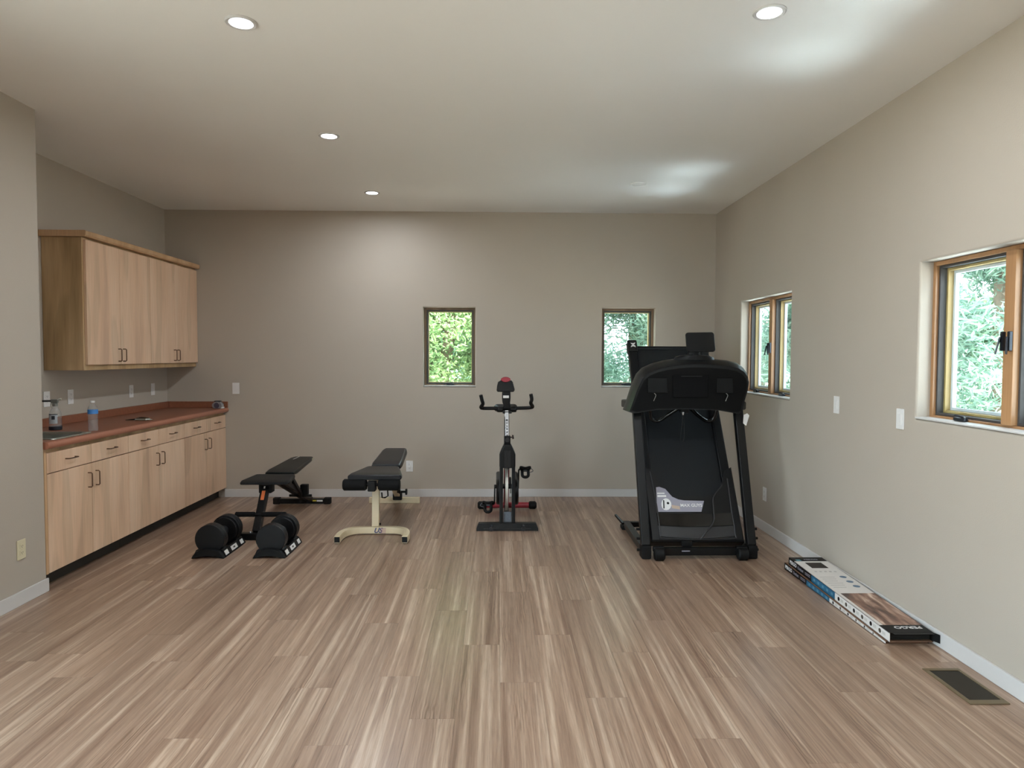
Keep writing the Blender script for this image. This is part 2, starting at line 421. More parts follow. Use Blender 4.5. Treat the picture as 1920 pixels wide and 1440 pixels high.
bm = B(); bx(bm, XW-WT, XR, YREAR-WT, YREAR, -0.01, HC); single('wall_rear', bm, WALL, kind='structure')
bm = B(); bx(bm, XL-WT, XR+WT, YREAR-WT, YB+WT, HC, HC+0.12); single('ceiling', bm, CEIL, kind='structure')
bm = B(); bx(bm, XL-0.5, XR+WT+1.25, YREAR-0.8, YB+WT+0.9, HC+0.13, HC+0.25); single('shading_roof', bm, mat('roof_sheathing', '#6d6257', rough=0.8), kind='structure')  # unseen slab, right overhang sized to block direct sun at the windows

# floor and its planks
bm = B(); bx(bm, XL, XR, YREAR, YB, -0.12, -0.0085); floor = single('floor', bm, SLAB, kind='structure')
PW, PL, PX0 = 0.187, 1.2, 0.017
PHASE = {-1: 1.087, 0: .677, 1: .011, 2: .532, 3: .990, 4: .205, 5: .714, -2: .367, -3: .743, -5: .637, -6: .967, -7: .236, -8: .630, -9: .914, -10: .036, -11: .753, -13: .924}
plank_cache = {}
def plank_mesh(w, l):
    k = (round(w, 4), round(l, 4))
    if k not in plank_cache:
        bm = B(); g = 0.0002; c = 0.0004; z = 0.0; t = 0.008
        lo = [(g, g), (w-g, g), (w-g, l-g), (g, l-g)]; hi = [(g+c, g+c), (w-g-c, g+c), (w-g-c, l-g-c), (g+c, l-g-c)]
        r0 = [bm.verts.new((x, y, -t)) for x, y in lo]; r1 = [bm.verts.new((x, y, -c)) for x, y in lo]; r2 = [bm.verts.new((x, y, z)) for x, y in hi]
        for a, b in ((r0, r1), (r1, r2)):
            for i in range(4): bm.faces.new((a[i], a[(i+1) % 4], b[(i+1) % 4], b[i]))
        bm.faces.new(r2); bm.faces.new(r0[::-1])
        plank_cache[k] = finish('plank', bm, PLANK, 10)
    return plank_cache[k]
far_bm = B(); rng = random.Random(3)
for k in range(math.floor((XL-PX0)/PW), math.ceil((XR-PX0)/PW)):
    x0, x1 = max(PX0+k*PW, XL), min(PX0+(k+1)*PW, XR)
    if x1-x0 < 0.01: continue
    ph = PHASE.get(k, rng.random()*1.2); y = ph - 1.2*math.ceil((ph-YREAR)/1.2) if ph > YREAR else ph
    while y < YB:
        y0, y1 = max(y, YREAR), min(y+PL, YB); y += PL
        if y1-y0 < 0.02: continue
        if x1 <= XW+0.001 and y1 <= YW: continue
        if y1 > 0.9:
            o = bpy.data.objects.new('plank', plank_mesh(x1-x0, y1-y0)); COL.objects.link(o); o.parent = floor; o.location = (x0, y0, 0)
        else:
            bx(far_bm, x0+.0006, x1-.0006, y0+.0006, y1-.0006, -0.008, 0)
part('planking', far_bm, PLANK, floor, kind='stuff')

# baseboards
bm = B(); bx(bm, -2.838, XR-0.001, YB-0.014, YB-0.0005, 0.0005, 0.083, 0.003); single('baseboard_back', bm, TRIM, kind='structure')
bm = B(); bx(bm, XR-0.014, XR-0.0005, YREAR, YB-0.015, 0.0005, 0.083, 0.003); single('baseboard_right', bm, TRIM, kind='structure')
bm = B(); bx(bm, XW+0.0005, XW+0.014, YREAR, YW, 0.0005, 0.083, 0.003); single('baseboard_left', bm, TRIM, kind='structure')

# ---------------------------------------------------------------- windows
def window(n, place, a0, a1, z0, z1, double, label, wood=None):
    """casement window; place(a, d, z): a along the wall, d into the wall from the room face"""
    def fbox(bm, aa0, aa1, d0, d1, zz0, zz1, bev=0.002):
        p, q = place(aa0, d0, zz0), place(aa1, d1, zz1)
        bx(bm, min(p[0], q[0]), max(p[0], q[0]), min(p[1], q[1]), max(p[1], q[1]), zz0, zz1, bev)
    D0, D1 = 0.075, 0.165; fw = 0.022
    def ring(bm, b0, b1, c0, c1, w, d0, d1):
        fbox(bm, b0, b0+w, d0, d1, c0, c1); fbox(bm, b1-w, b1, d0, d1, c0, c1)
        fbox(bm, b0+w, b1-w, d0, d1, c0, c0+w); fbox(bm, b0+w, b1-w, d0, d1, c1-w, c1)
    root = thing('window_%d' % n, place((a0+a1)/2, 0.1, z0), label, None, kind='structure')
    bm = B(); ring(bm, a0+.001, a1-.001, z0+.001, z1-.001, fw, D0, D1); part('frame', bm, wood or OAKF, root)
    bm = B(); fbox(bm, a0+.001, a1-.001, -0.006, D0-.001, z0+.001, z0+.012, 0.004); part('sill', bm, TRIM, root)
    spans = [(a0+fw+.002, a1-fw-.002)]
    if double:
        c = (a0+a1)/2; mw = 0.032
        bm = B(); fbox(bm, c-mw, c+mw, D0-.012, D1, z0+fw, z1-fw, .004); part('mullion', bm, OAKF, root)
        spans = [(a0+fw+.002, c-mw-.001), (c+mw+.001, a1-fw-.002)]
    for k, (s0, s1) in enumerate(spans):
        zz0, zz1 = z0+fw+.002, z1-fw-.002
        bm = B(); ring(bm, s0, s1, zz0, zz1, 0.012, D0+.018, D1-.03); sash = part('sash', bm, GASKET, root)
        bm = B(); ring(bm, s0+.0125, s1-.0125, zz0+.0125, zz1-.0125, 0.014 if double else .008, D0+.052, D1+.01); part('outer_stop', bm, OAKX, sash)
        if double:
            bm = B(); ring(bm, s0+.027, s1-.027, zz0+.027, zz1-.027, 0.016, D0+.080, D1+.012); part('screen_track', bm, mat('pale_track', '#b9bec6', rough=.5), sash)
        bm = B(); fbox(bm, s0+.012, s1-.012, D0+.040, D0+.044, zz0+.012, zz1-.012, 0); part('glass', bm, GLASS, sash)
        # crank operator on the sill
        c = (s0+s1)/2; bm = B()
        fbox(bm, c-.035, c+.045, D0-.032, D0-.004, z0+.013, z0+.030, .006)
        p0, p1, p2 = place(c-.02, D0-.02, z0+.034), place(c+.03, D0-.03, z0+.040), place(c-.055, D0-.034, z0+.026)
        tube(bm, [p1, p0, p2], .006, 8, 4)
        cyl(bm, Vector(p2)-Vector((0, 0, .004)), Vector(p2)+Vector((0, 0, .010)), .009)
        part('crank_handle', bm, CRANK, root)
    if double:
        for s in (-1, 1):
            bm = B(); a = c_m = (a0+a1)/2 + s*0.022; zc = z0 + 0.33*(z1-z0) + 0.13
            fbox(bm, a-.008, a+.008, D0-.030, D0-.012, zc-.045, zc+.045, .004)
            p, q = place(a, D0-.034, zc+.02), place(a+s*.012, D0-.045, zc-.06)
            beam(bm, p, q, .014, .008, side=(0, 0, 1) if False else (1, 1, 0), bev=.002)
            part('lock_lever', bm, CRANK, root)
    return root
pb = lambda a, d, z: (a, YB+d, z)
pr = lambda a, d, z: (XR+d, a, z)
window(1, pb, *WIN_B[0], False, 'narrow wood-framed window left of the exercise bike', OAKD)
window(2, pb, *WIN_B[1], False, 'narrow wood-framed window behind the treadmill', OAKD)
window(3, pr, *WIN_R[0], True, 'double casement window beside the treadmill')
window(4, pr, *WIN_R[1], True, 'double casement window above the laminate boxes')
# unseen glazing added on the left, behind the viewpoint, to bring in daylight
rw = thing('window_5', (XW-0.1, -0.6, 0.10), 'unseen glazed opening added in the left wall to let in daylight', None, kind='structure')
bm = B()
for y0, y1, z0, z1 in ((-2.899, -2.84, .101, 2.499), (2.69, 2.749, .101, 2.499), (-2.84, 2.69, .101, .16), (-2.84, 2.69, 2.44, 2.499), (-1.05, -.98, .16, 2.44), (.82, .89, .16, 2.44)): bx(bm, XW-.14, XW-.06, y0, y1, z0, z1, .003)
part('frame', bm, OAKF, rw)
for y0, y1 in ((-2.84, -1.05), (-.98, .82), (.89, 2.69)):
    bm = B(); bx(bm, XW-.104, XW-.098, y0, y1, .16, 2.44); part('glass', bm, GLASS, rw)

# ---------------------------------------------------------------- recessed ceiling lights
EMIT = bpy.data.materials.new('led_lens'); EMIT.use_nodes = True
_n = EMIT.node_tree.nodes; _b = _n['Principled BSDF']; _b.inputs['Base Color'].default_value = (.9, .9, .9, 1)
_b.inputs['Emission Color'].default_value = DOWNLIGHT_COL + (1,); _b.inputs['Emission Strength'].default_value = 14.0
def downlight(x, y, label, lit=True):
    r = thing('recessed_light', (x, y, HC), label, 'ceiling light', 'recessed ceiling lights')
    bm = B(); lathe(bm, [(.052, -.0005), (.052, -.006), (.064, -.008), (.070, -.004), (.071, -.0005)], (x, y, HC), 28)
    bmesh.ops.delete(bm, geom=[f for f in bm.faces if len(f.verts) > 4], context='FACES')
    part('trim_ring', bm, TRIM if lit else CEIL, r)
    bm = B(); lathe(bm, [(.051, -.001), (.051, -.004), (.03, -.0055), (.004, -.006)], (x, y, HC), 28)
    part('lens', bm, EMIT if lit else CEIL, r)
    if lit:
        ld = bpy.data.lights.new('led_lamp', 'AREA'); ld.shape = 'DISK'; ld.size = 0.10; ld.energy = DOWNLIGHT_W; ld.color = DOWNLIGHT_COL
        ld.spread = math.radians(178)
        lo = bpy.data.objects.new('led_lamp', ld); COL.objects.link(lo); lo.parent = r; lo.location = (0, 0, -0.012)
    return r
downlight(-1.150, 6.39, 'lit recessed ceiling light closest to the far wall')
downlight(-1.145, 4.76, 'lit recessed ceiling light on the cabinet side, second from the far wall')
downlight(-1.150, 3.17, 'lit recessed ceiling light on the cabinet side, third from the far wall')
downlight(1.168, 3.01, 'lit recessed ceiling light on the side of the treadmill and windows')
for yy in (1.55, -0.1, -1.8):
    for xx in (-1.15, 1.168): downlight(xx, yy, 'lit recessed ceiling light above the near end of the room')
dl = downlight(1.208, 5.99, 'unlit flush round ceiling disc with thin ring above the treadmill', lit=False)
dl.name = 'ceiling_disc'; dl['category'] = 'ceiling disc'; del dl['group']

# ---------------------------------------------------------------- wall plates
def wall_plate(kind, p, u, n, label, material=PLATE):
    """plate at p, u = along the wall, n = out of the wall"""
    p, u, n = Vector(p), Vector(u), Vector(n); z = Vector((0, 0, 1))
    name = 'light_switch' if kind == 'switch' else 'power_outlet'
    r = thing(name, p, label, 'switch' if kind == 'switch' else 'outlet', 'wall plates')
    bm = B(); obox(bm, p+n*.0035, u, n, z, .036, .003, .058, .0025); part('plate', bm, material, r)
    if kind == 'switch':
        bm = B(); obox(bm, p+n*.0075, u, n, z, .0165, .0012, .033, .001); ro = part('rocker_frame', bm, material, r)
        bm = B(); obox(bm, p+n*.0095, u, n, z+n*.06, .014, .0012, .030, .001); part('rocker', bm, material, r)
    else:
        for s in (-1, 1):
            bm = B(); c = p+n*.0075+z*(s*.0195); obox(bm, c, u, n, z, .0165, .0012, .014, .0011); rc = part('receptacle', bm, material, r)
            bm = B()
            for q in (-1, 1): obox(bm, c+n*.0013+u*(q*.0062)+z*.002, u, n, z, .0012, .0003, .004)
            cyl(bm, c+n*.0011-z*.007, c+n*.0016-z*.007, .0024, seg=8); part('slot', bm, SLOT, rc)
    for s in ((-1, 1) if kind == 'switch' else (0,)):
        bm = B(); c = p+n*.0062+z*(s*.048); cyl(bm, c, c+n*.0010, .003, seg=10); part('screw', bm, material, r)
    return r
LX, BY, RX = (0, 1, 0), (1, 0, 0), (0, 1, 0)
wall_plate('outlet', (XL, 5.292, 1.143), LX, (1, 0, 0), 'white outlet above the counter, half behind the spray bottle head')
wall_plate('outlet', (XL, 5.585, 1.143), LX, (1, 0, 0), 'white outlet above the counter between spray bottle and water bottle')
wall_plate('outlet', (XL, 6.500, 1.140), LX, (1, 0, 0), 'white outlet second from the alcove corner above the counter')
wall_plate('switch', (XL, 6.905, 1.140), LX, (1, 0, 0), 'white plate closest to the alcove corner above the counter')
wall_plate('switch', (-2.713, YB, 1.136), BY, (0, -1, 0), 'white light switch on far wall beside the counter end')
wall_plate('outlet', (-0.918, YB, 0.324), BY, (0, -1, 0), 'white outlet low on far wall behind the cream bench')
wall_plate('switch', (XR, 4.570, 1.164), RX, (-1, 0, 0), 'white light switch on window wall nearer the treadmill')
wall_plate('switch', (XR, 3.836, 1.136), RX, (-1, 0, 0), 'white light switch beside the large double casement window')
wall_plate('outlet', (XR, 5.775, 0.317), RX, (-1, 0, 0), 'white outlet low on window wall beside the treadmill')
wall_plate('outlet', (XW, 4.100, 0.328), LX, (1, 0, 0), 'almond outlet low on the wall end beside the base cabinets', ALMOND)

# ---------------------------------------------------------------- floor vent
fv = thing('floor_vent', (2.113, 3.015, 0.0), 'brown metal floor register with dark louvres set in the planks', 'vent')
VENTM = mat('vent_bronze', '#6f6048', rough=0.45, metal=0.3)
bm = B(); x0, x1, y0, y1 = 2.026, 2.200, 2.846, 3.182
for a in ((x0, x1, y0, y0+.034), (x0, x1, y1-.022, y1), (x0, x0+.02, y0+.034, y1-.022), (x1-.016, x1, y0+.034, y1-.022)): bx(bm, a[0], a[1], a[2], a[3], .0006, .006, .002)
part('rim', bm, VENTM, fv)
bm = B(); bx(bm, x0+.02, x1-.016, y0+.034, y1-.022, .0006, .0012); part('throat', bm, mat('vent_throat', '#15130f', rough=.8), fv)
LOUV = mat('vent_louvre', '#2f2a22', rough=0.5, metal=0.2)
for i in range(22):
    yy = y0+.042+i*.0122; bm = B(); obox(bm, ((x0+x1)/2+.002, yy, .0036), (1, 0, 0), (0, 1, .5), (0, -.5, 1), .068, .0036, .0007); part('louvre', bm, LOUV, fv)

# ================================================================ CABINETS
def pull(bm, c, u, length, out=(1, 0, 0), r=.0042, proj=.028):
    """wire bar pull centred at c (on the surface), running along u"""
    c, u, n = Vector(c), Vector(u), Vector(out); h = length/2
    tube(bm, [c-u*h, c-u*h+n*(proj-.006), c-u*(h-.006)+n*proj, c+u*(h-.006)+n*proj, c+u*h+n*(proj-.006), c+u*h], r, 8)
    return bm
ZC = 0.935
BASE_Y = [4.356, 5.312, 6.260, 7.206]
base_labels = ['maple base cabinet under the bar sink, beside the wall end', 'maple base cabinet between two others under the counter', 'maple base cabinet in the corner against the far wall']
for i in range(3):
    y0, y1 = BASE_Y[i]+.0005, BASE_Y[i+1]-.0005; ym = (y0+y1)/2
    r = thing('base_cabinet', (-3.1, ym, 0), base_labels[i], 'cabinet', 'base cabinets')
    bm = B(); top = .888
    if i == 0:   # open-topped carcass that takes the sink bowl
        bx(bm, -3.417, -3.400, y0, y1, .10, top); bx(bm, -3.400, -2.842, y0, y0+.018, .10, top); bx(bm, -3.400, -2.842, y1-.018, y1, .10, top)
        bx(bm, -3.400, -2.842, y0+.018, y1-.018, .10, .118); bx(bm, -2.860, -2.842, y0+.018, y1-.018, .84, top)
    else: bx(bm, -3.417, -2.842, y0, y1, .10, top)
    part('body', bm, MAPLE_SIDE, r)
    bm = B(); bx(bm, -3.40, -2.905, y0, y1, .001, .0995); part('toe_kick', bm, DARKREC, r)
    for a, b in ((y0, ym), (ym, y1)):
        bm = B(); bx(bm, -2.8415, -2.822, a+.0025, b-.0025, .734, .862, .0012, 1); d = part('drawer', bm, MAPLE, r)
        bm = B(); pull(bm, (-2.822, (a+b)/2, .802), (0, 1, 0), .10); part('handle', bm, NICKEL, d, 'bronze wire bar pull')
        bm = B(); bx(bm, -2.8415, -2.822, a+.0025, b-.0025, .102, .728, .0012, 1); d = part('door', bm, MAPLE, r)
        hy = b-.045 if a == y0 else a+.045
        bm = B(); pull(bm, (-2.822, hy, .618), (0, 0, 1), .10); part('handle', bm, NICKEL, d, 'bronze wire bar pull')
bm = B(); bx(bm, -2.846, -2.824, 4.3335, 4.3555, .0995, .888); single('filler_strip', bm, MAPLE_EDGE, 'narrow maple filler strip between wall end and sink cabinet', 'filler strip')
# upper cabinets
UP_Y = [5.268, 6.242, 7.206]
up_labels = ['maple wall cabinet with an exposed end panel above the water bottle', 'maple wall cabinet hung in the corner against the far wall']
for i in range(2):
    y0, y1 = UP_Y[i]+.0005, UP_Y[i+1]-.0005; ym = (y0+y1)/2 - .01
    r = thing('wall_cabinet', (-3.25, ym, 1.36), up_labels[i], 'cabinet', 'wall cabinets')
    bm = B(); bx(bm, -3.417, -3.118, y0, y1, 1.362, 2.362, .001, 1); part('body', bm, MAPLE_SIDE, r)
    for a, b in ((y0+(.016 if i == 0 else 0), ym), (ym, y1)):
        bm = B(); bx(bm, -3.1175, -3.098, a+.002, b-.002, 1.404, 2.346, .0012, 1); d = part('door', bm, MAPLE, r)
        hy = b-.035 if b == ym else a+.035
        bm = B(); pull(bm, (-3.098, hy, 1.478), (0, 0, 1), .10); part('handle', bm, NICKEL, d, 'bronze wire bar pull')
bm = B(); prism(bm, [(0, 0), (.342, 0), (.350, .012), (.350, .040), (.342, .046), (0, .046)], (-3.418, 5.240, 2.3635), (1, 0, 0), (0, 0, 1), (0, 1, 0), [(0, 1), (1.967, 1)])
single('cabinet_crown', bm, MAPLE_EDGE, 'maple top moulding running along both wall cabinets', 'moulding')
# countertop with backsplash and a hole for the sink
SK = (-3.235, -2.850, 4.47, 4.870)
ct = thing('countertop', (-3.1, 5.77, .889), 'terracotta laminate countertop with rounded front edge', 'countertop')
bm = B(); X0, X1, Y0, Y1 = -3.418, -2.812, 4.3325, 7.2085
for a in ((X0, SK[0], Y0, Y1), (SK[1], X1, Y0, Y1), (SK[0], SK[1], Y0, SK[2]), (SK[0], SK[1], SK[3], Y1)): bx(bm, a[0], a[1], a[2], a[3], .8895, ZC)
bmesh.ops.remove_doubles(bm, verts=bm.verts[:], dist=1e-5); part('top', bm, COUNTER, ct)
bm = B(); prof = [(-2.812, .8895)] + [(-2.810+.020*math.cos(math.radians(a)), .911+(.0215 if a < 0 else .024)*math.sin(math.radians(a))) for a in range(-90, 91, 15)] + [(-2.812, ZC)]
prism(bm, prof, (0, Y0, 0), (1, 0, 0), (0, 0, 1), (0, 1, 0), [(0, 1), (Y1-Y0, 1)]); part('front_edge', bm, COUNTER_EDGE, ct)
bm = B(); bx(bm, XL+.0015, XL+.020, Y0, Y1, ZC, 1.000, .004); part('backsplash', bm, COUNTER, ct)
bm = B(); bx(bm, XL+.0205, -2.795, YB-.020, YB-.0015, ZC, 1.000, .004); part('backsplash', bm, COUNTER, ct)
# sink
sk = thing('bar_sink', (-3.04, 4.67, ZC), 'stainless steel bar sink let into the terracotta counter', 'sink')
bm = B(); x0, x1, y0, y1 = SK; g = .004
def rr(x0, x1, y0, y1, r, z): return [(((x0+x1)/2)+px, ((y0+y1)/2)+py, z) for px, py in rrect(x1-x0, y1-y0, r, 5)]
R0 = [rr(x0-.018, x1+.014, y0-.014, y1+.014, .03, ZC+.0008), rr(x0-.016, x1+.012, y0-.012, y1+.012, .03, ZC+.007), rr(x0+.008, x1-.008, y0+.008, y1-.008, .045, ZC+.007),
      rr(x0+.016, x1-.016, y0+.016, y1-.016, .05, ZC-.012), rr(x0+.024, x1-.024, y0+.024, y1-.024, .055, ZC-.13), rr(x0+.045, x1-.045, y0+.045, y1-.045, .05, ZC-.15)]
rings = [[bm.verts.new(p) for p in r] for r in R0]
for a, b in zip(rings, rings[1:]):
    for i in range(len(a)): bm.faces.new((a[i], a[(i+1) % len(a)], b[(i+1) % len(a)], b[i]))
bm.faces.new(rings[-1]); part('bowl', bm, STEEL, sk)
bm = B(); lathe(bm, [(.012, .0), (.034, .0), (.036, .003), (.028, .004), (.012, .002)], (-3.04, 4.67, ZC-.1495), 20); part('drain', bm, STEEL, sk)

# ---------------------------------------------------------------- things on the counter
CLEAR = bpy.data.materials.new('clear_plastic'); CLEAR.use_nodes = True
_N = CLEAR.node_tree.nodes; _L = CLEAR.node_tree.links; _N.clear()
_o = _N.new('ShaderNodeOutputMaterial'); _t = _N.new('ShaderNodeBsdfTransparent'); _g = _N.new('ShaderNodeBsdfGlossy'); _d = _N.new('ShaderNodeBsdfDiffuse')
_t.inputs[0].default_value = (.93, .94, .95, 1); _g.inputs['Roughness'].default_value = .08; _d.inputs[0].default_value = (.75, .77, .78, 1)
_f = schlick(_N, _L, .06)
_m = _N.new('ShaderNodeMixShader'); _m2 = _N.new('ShaderNodeMixShader'); _m2.inputs[0].default_value = .10
_L.new(_f, _m.inputs[0]); _L.new(_t.outputs[0], _m.inputs[1]); _L.new(_g.outputs[0], _m.inputs[2])
_L.new(_m.outputs[0], _m2.inputs[1]); _L.new(_d.outputs[0], _m2.inputs[2]); _L.new(_m2.outputs[0], _o.inputs[0])
x, y = -2.895, 4.985
wb = thing('water_bottle', (x, y, ZC), 'clear plastic water bottle with blue label and white cap', 'bottle')
bm = B(); prof = [(.010, .006), (.026, .001), (.031, .006), (.032, .02), (.029, .05), (.0315, .075), (.0295, .095), (.032, .12), (.033, .128), (.033, .152), (.031, .158), (.028, .172), (.018, .190), (.0125, .197), (.0125, .203)]
lathe(bm, prof, (x, y, ZC), 24); part('body', bm, CLEAR, wb)
bm = B(); lathe(bm, [(.0334, .124), (.0338, .125), (.0338, .153), (.0334, .154)], (x, y, ZC), 24); bmesh.ops.delete(bm, geom=[f for f in bm.faces if len(f.verts) > 4], context='FACES')
part('label_band', bm, mat('blue_label', '#3d7cc0', rough=.4, var=.25, scale=60), wb, 'blue paper label')
bm = B(); lathe(bm, [(.0145, .203), (.0152, .204), (.0152, .215), (.0140, .217)], (x, y, ZC), 20); part('cap', bm, WHITEP, wb)
x, y = -3.205, 5.055
sb = thing('spray_bottle', (x, y, ZC), 'clear spray bottle with dark base and trigger head beside the sink', 'bottle')
bm = B(); lathe(bm, [(.030, .028), (.0405, .028), (.041, .04), (.040, .09), (.0385, .118), (.032, .140), (.020, .160), (.014, .172), (.0135, .182)], (x, y, ZC), 24); part('body', bm, CLEAR, sb)
bm = B(); lathe(bm, [(.036, .0006), (.0415, .002), (.042, .006), (.042, .026), (.040, .0275)], (x, y, ZC), 24); part('base', bm, mat('navy_base', '#14141f', rough=.5), sb)
bm = B()
for k in range(9):   # curved label facing the room
    pass
def arc_label(bm, c, r, a0, a1, z0, z1, n=8):
    vs = []
    for k in range(n+1):
        a = math.radians(a0+(a1-a0)*k/n); dx, dy = math.cos(a), math.sin(a)
        vs.append([bm.verts.new((c[0]+dx*rr_, c[1]+dy*rr_, c[2]+zz)) for rr_, zz in ((r, z0), (r+.0005, z0), (r+.0005, z1), (r, z1))])
    for a, b in zip(vs, vs[1:]):
        for i in range(4): bm.faces.new((a[i], a[(i+1) % 4], b[(i+1) % 4], b[i]))
    bm.faces.new(vs[0]); bm.faces.new(vs[-1][::-1])
arc_label(bm, (x, y, ZC), .0408, -125, -40, .048, .118); part('label_print', bm, mat('grey_white_label', '#a9b0b4', rough=.5, var=.15, scale=80), sb)
bm = B(); arc_label(bm, (x, y, ZC), .0414, -92, -62, .078, .104, 4); part('label_mark', bm, mat('label_dark', '#23262e', rough=.5), sb)
bm = B(); arc_label(bm, (x, y, ZC), .0414, -125, -40, .112, .118); part('label_stripe', bm, mat('label_dark', '#23262e', rough=.5), sb)
bm = B(); lathe(bm, [(.016, .172), (.017, .174), (.017, .190), (.012, .194)], (x, y, ZC), 16); bx(bm, x-.026, x+.022, y-.011, y+.011, ZC+.1945, ZC+.222, .005); part('spray_head', bm, mat('head_grey', '#6e7068', rough=.4), sb)
bm = B(); cyl(bm, (x-.026, y, ZC+.210), (x-.088, y, ZC+.209), .007); part('nozzle', bm, mat('nozzle_dark', '#2c2c28', rough=.5), sb)
bm = B(); tube(bm, [(x+.015, y, ZC+.216), (x+.035, y, ZC+.224), (x+.045, y, ZC+.226)], .006, 8); part('back_spur', bm, mat('pale_plastic', '#c9c9be', rough=.4), sb)
bm = B(); tube(bm, [(x-.02, y-.002, ZC+.196), (x-.028, y-.002, ZC+.180), (x-.022, y-.002, ZC+.163)], .005, 8, 3); part('trigger', bm, mat('pale_plastic', '#c9c9be', rough=.4), sb)
# small silver tool
x, y = -2.955, 5.78
tl = thing('multitool', (x, y, ZC), 'small silver metal tool with a dark pointed end on the counter', 'tool')
bm = B(); prism(bm, [(-.045, -.028), (.05, -.04), (.075, -.01), (.055, .03), (-.02, .035), (-.055, .012)], (x, y, ZC+.0008), (1, 0, 0), (0, 1, 0), (0, 0, 1), [(0, .9), (.005, 1), (.018, .95), (.024, .7)]); part('body', bm, STEEL, tl)
bm = B(); prism(bm, [(-.02, -.012), (.03, -.018), (.035, .006), (-.01, .012)], (x, y, ZC+.025), (1, 0, 0), (0, 1, 0), (0, 0, 1), [(0, 1), (.003, .9)]); part('inset', bm, BLKM, tl)
bm = B(); cyl(bm, (x-.05, y+.0, ZC+.010), (x-.125, y-.02, ZC+.006), .007, .002, 10); part('tip', bm, BLK, tl)
bm = B(); tube(bm, [(x+.06, y-.02, ZC+.006), (x+.085, y-.005, ZC+.008), (x+.075, y+.02, ZC+.006), (x+.045, y+.03, ZC+.006)], .004, 8, 4); part('wire_loop', bm, STEEL, tl)
# tape reel at the counter end
x, y = -2.852, 7.085
tr = thing('tape_measure', (x, y, ZC), 'round silver and black tape measure at the corner end of the counter', 'tape measure')
bm = B(); prism(bm, [(.052*math.cos(2*PI*k/24), .040+.040*math.sin(2*PI*k/24)) if math.sin(2*PI*k/24) > -.6 else (.052*math.cos(2*PI*k/24), .008) for k in range(24)], (x, y-.028, ZC+.0005-.0075), (1, 0, 0), (0, 0, 1), (0, 1, 0), [(0, .92), (.005, 1), (.05, 1), (.055, .92)]); part('case', bm, mat('tape_silver', '#9a9a9c', rough=.3, metal=.5, var=.2), tr)
bm = B(); bx(bm, x-.030, x+.030, y-.024, y+.022, ZC+.0725, ZC+.080, .003); part('grip', bm, BLK, tr)
bm = B(); lathe(bm, [(.004, -.003), (.026, -.003), (.028, 0), (.004, 0)], (x-.002, y-.0285, ZC+.034), 18, 'Y'); part('face_disc', bm, mat('tape_face', '#4a4450', rough=.4), tr)
bm = B(); bx(bm, x+.038, x+.062, y-.018, y+.012, ZC+.0008, ZC+.018, .002); part('end_tab', bm, WHITEP, tr)

# ================================================================ TREADMILL (folded up)
TC = 1.487
tm = thing('treadmill', (TC, 5.35, 0), 'black folding treadmill with its deck raised, standing in the corner by the windows', 'treadmill')
# base
bm = B(); beam(bm, (TC-.30, 4.985, .055), (TC+.33, 4.985, .055), .05, .055, side=(0, 1, 0)); part('front_crossbar', bm, BLKS, tm)
for s in (-1, 1):
    bm = B(); beam(bm, (TC+s*.395, 4.985, .055), (TC+s*.375, 5.86, .045), .055, .05); rail = part('base_rail', bm, BLKS, tm)
    bm = B(); bx(bm, TC+s*.375-.045, TC+s*.375+.045, 5.80, 5.90, .001, .035, .008); part('rear_foot', bm, BLKM, rail)
    bm = B(); bx(bm, TC+s*.392-.036, TC+s*.392+.036, 4.955, 5.055, .0008, .10, .012); part('upright_boot', bm, BLKM, tm)
    bm = B(); cyl(bm, (TC+s*.305-.036, 4.935, .046), (TC+s*.305+.036, 4.935, .046), .045, seg=24, bev=.008); wh = part('transport_wheel', bm, BLKM, tm)
    bm = B(); bx(bm, TC+s*.305-.042, TC+s*.305+.042, 4.945, 4.985, .055, .098, .010); part('wheel_fork', bm, BLK, tm)
    for (yy, zz) in ((5.02, .055), (5.04, .135), (5.06, .20)):
        bm = B(); cyl(bm, (TC+s*.420, yy, zz), (TC+s*.452, yy, zz), .010, seg=10); part('bolt', bm, BLKS, tm)
bm = B(); beam(bm, (TC-.42, 5.75, .07), (TC-.46, 5.90, .11), .02, .02); part('lever', bm, BLKS, tm)
bm = B(); beam(bm, (TC-.35, 5.82, .05), (TC+.35, 5.82, .05), .045, .045, side=(0, 1, 0)); part('rear_crossbar', bm, BLKS, tm)
bm = B(); bx(bm, TC-.36, TC-.31, 5.10, 5.13, .08, .22, .002); lb = part('label_bracket', bm, BLKS, tm)
for zz in (.115, .15): 
    bm = B(); bx(bm, TC-.357, TC-.313, 5.098, 5.0995, zz, zz+.018); part('label_stripe', bm, mat('pale_blue_print', '#9aa5c4', rough=.4), lb)
# uprights leaning back towards the user side
for s in (-1, 1):
    bm = B(); beam(bm, (TC+s*.392, 5.005, .09), (TC+s*.398, 5.36, 1.09), .068, .055, bev=.010); part('upright', bm, BLKS, tm)
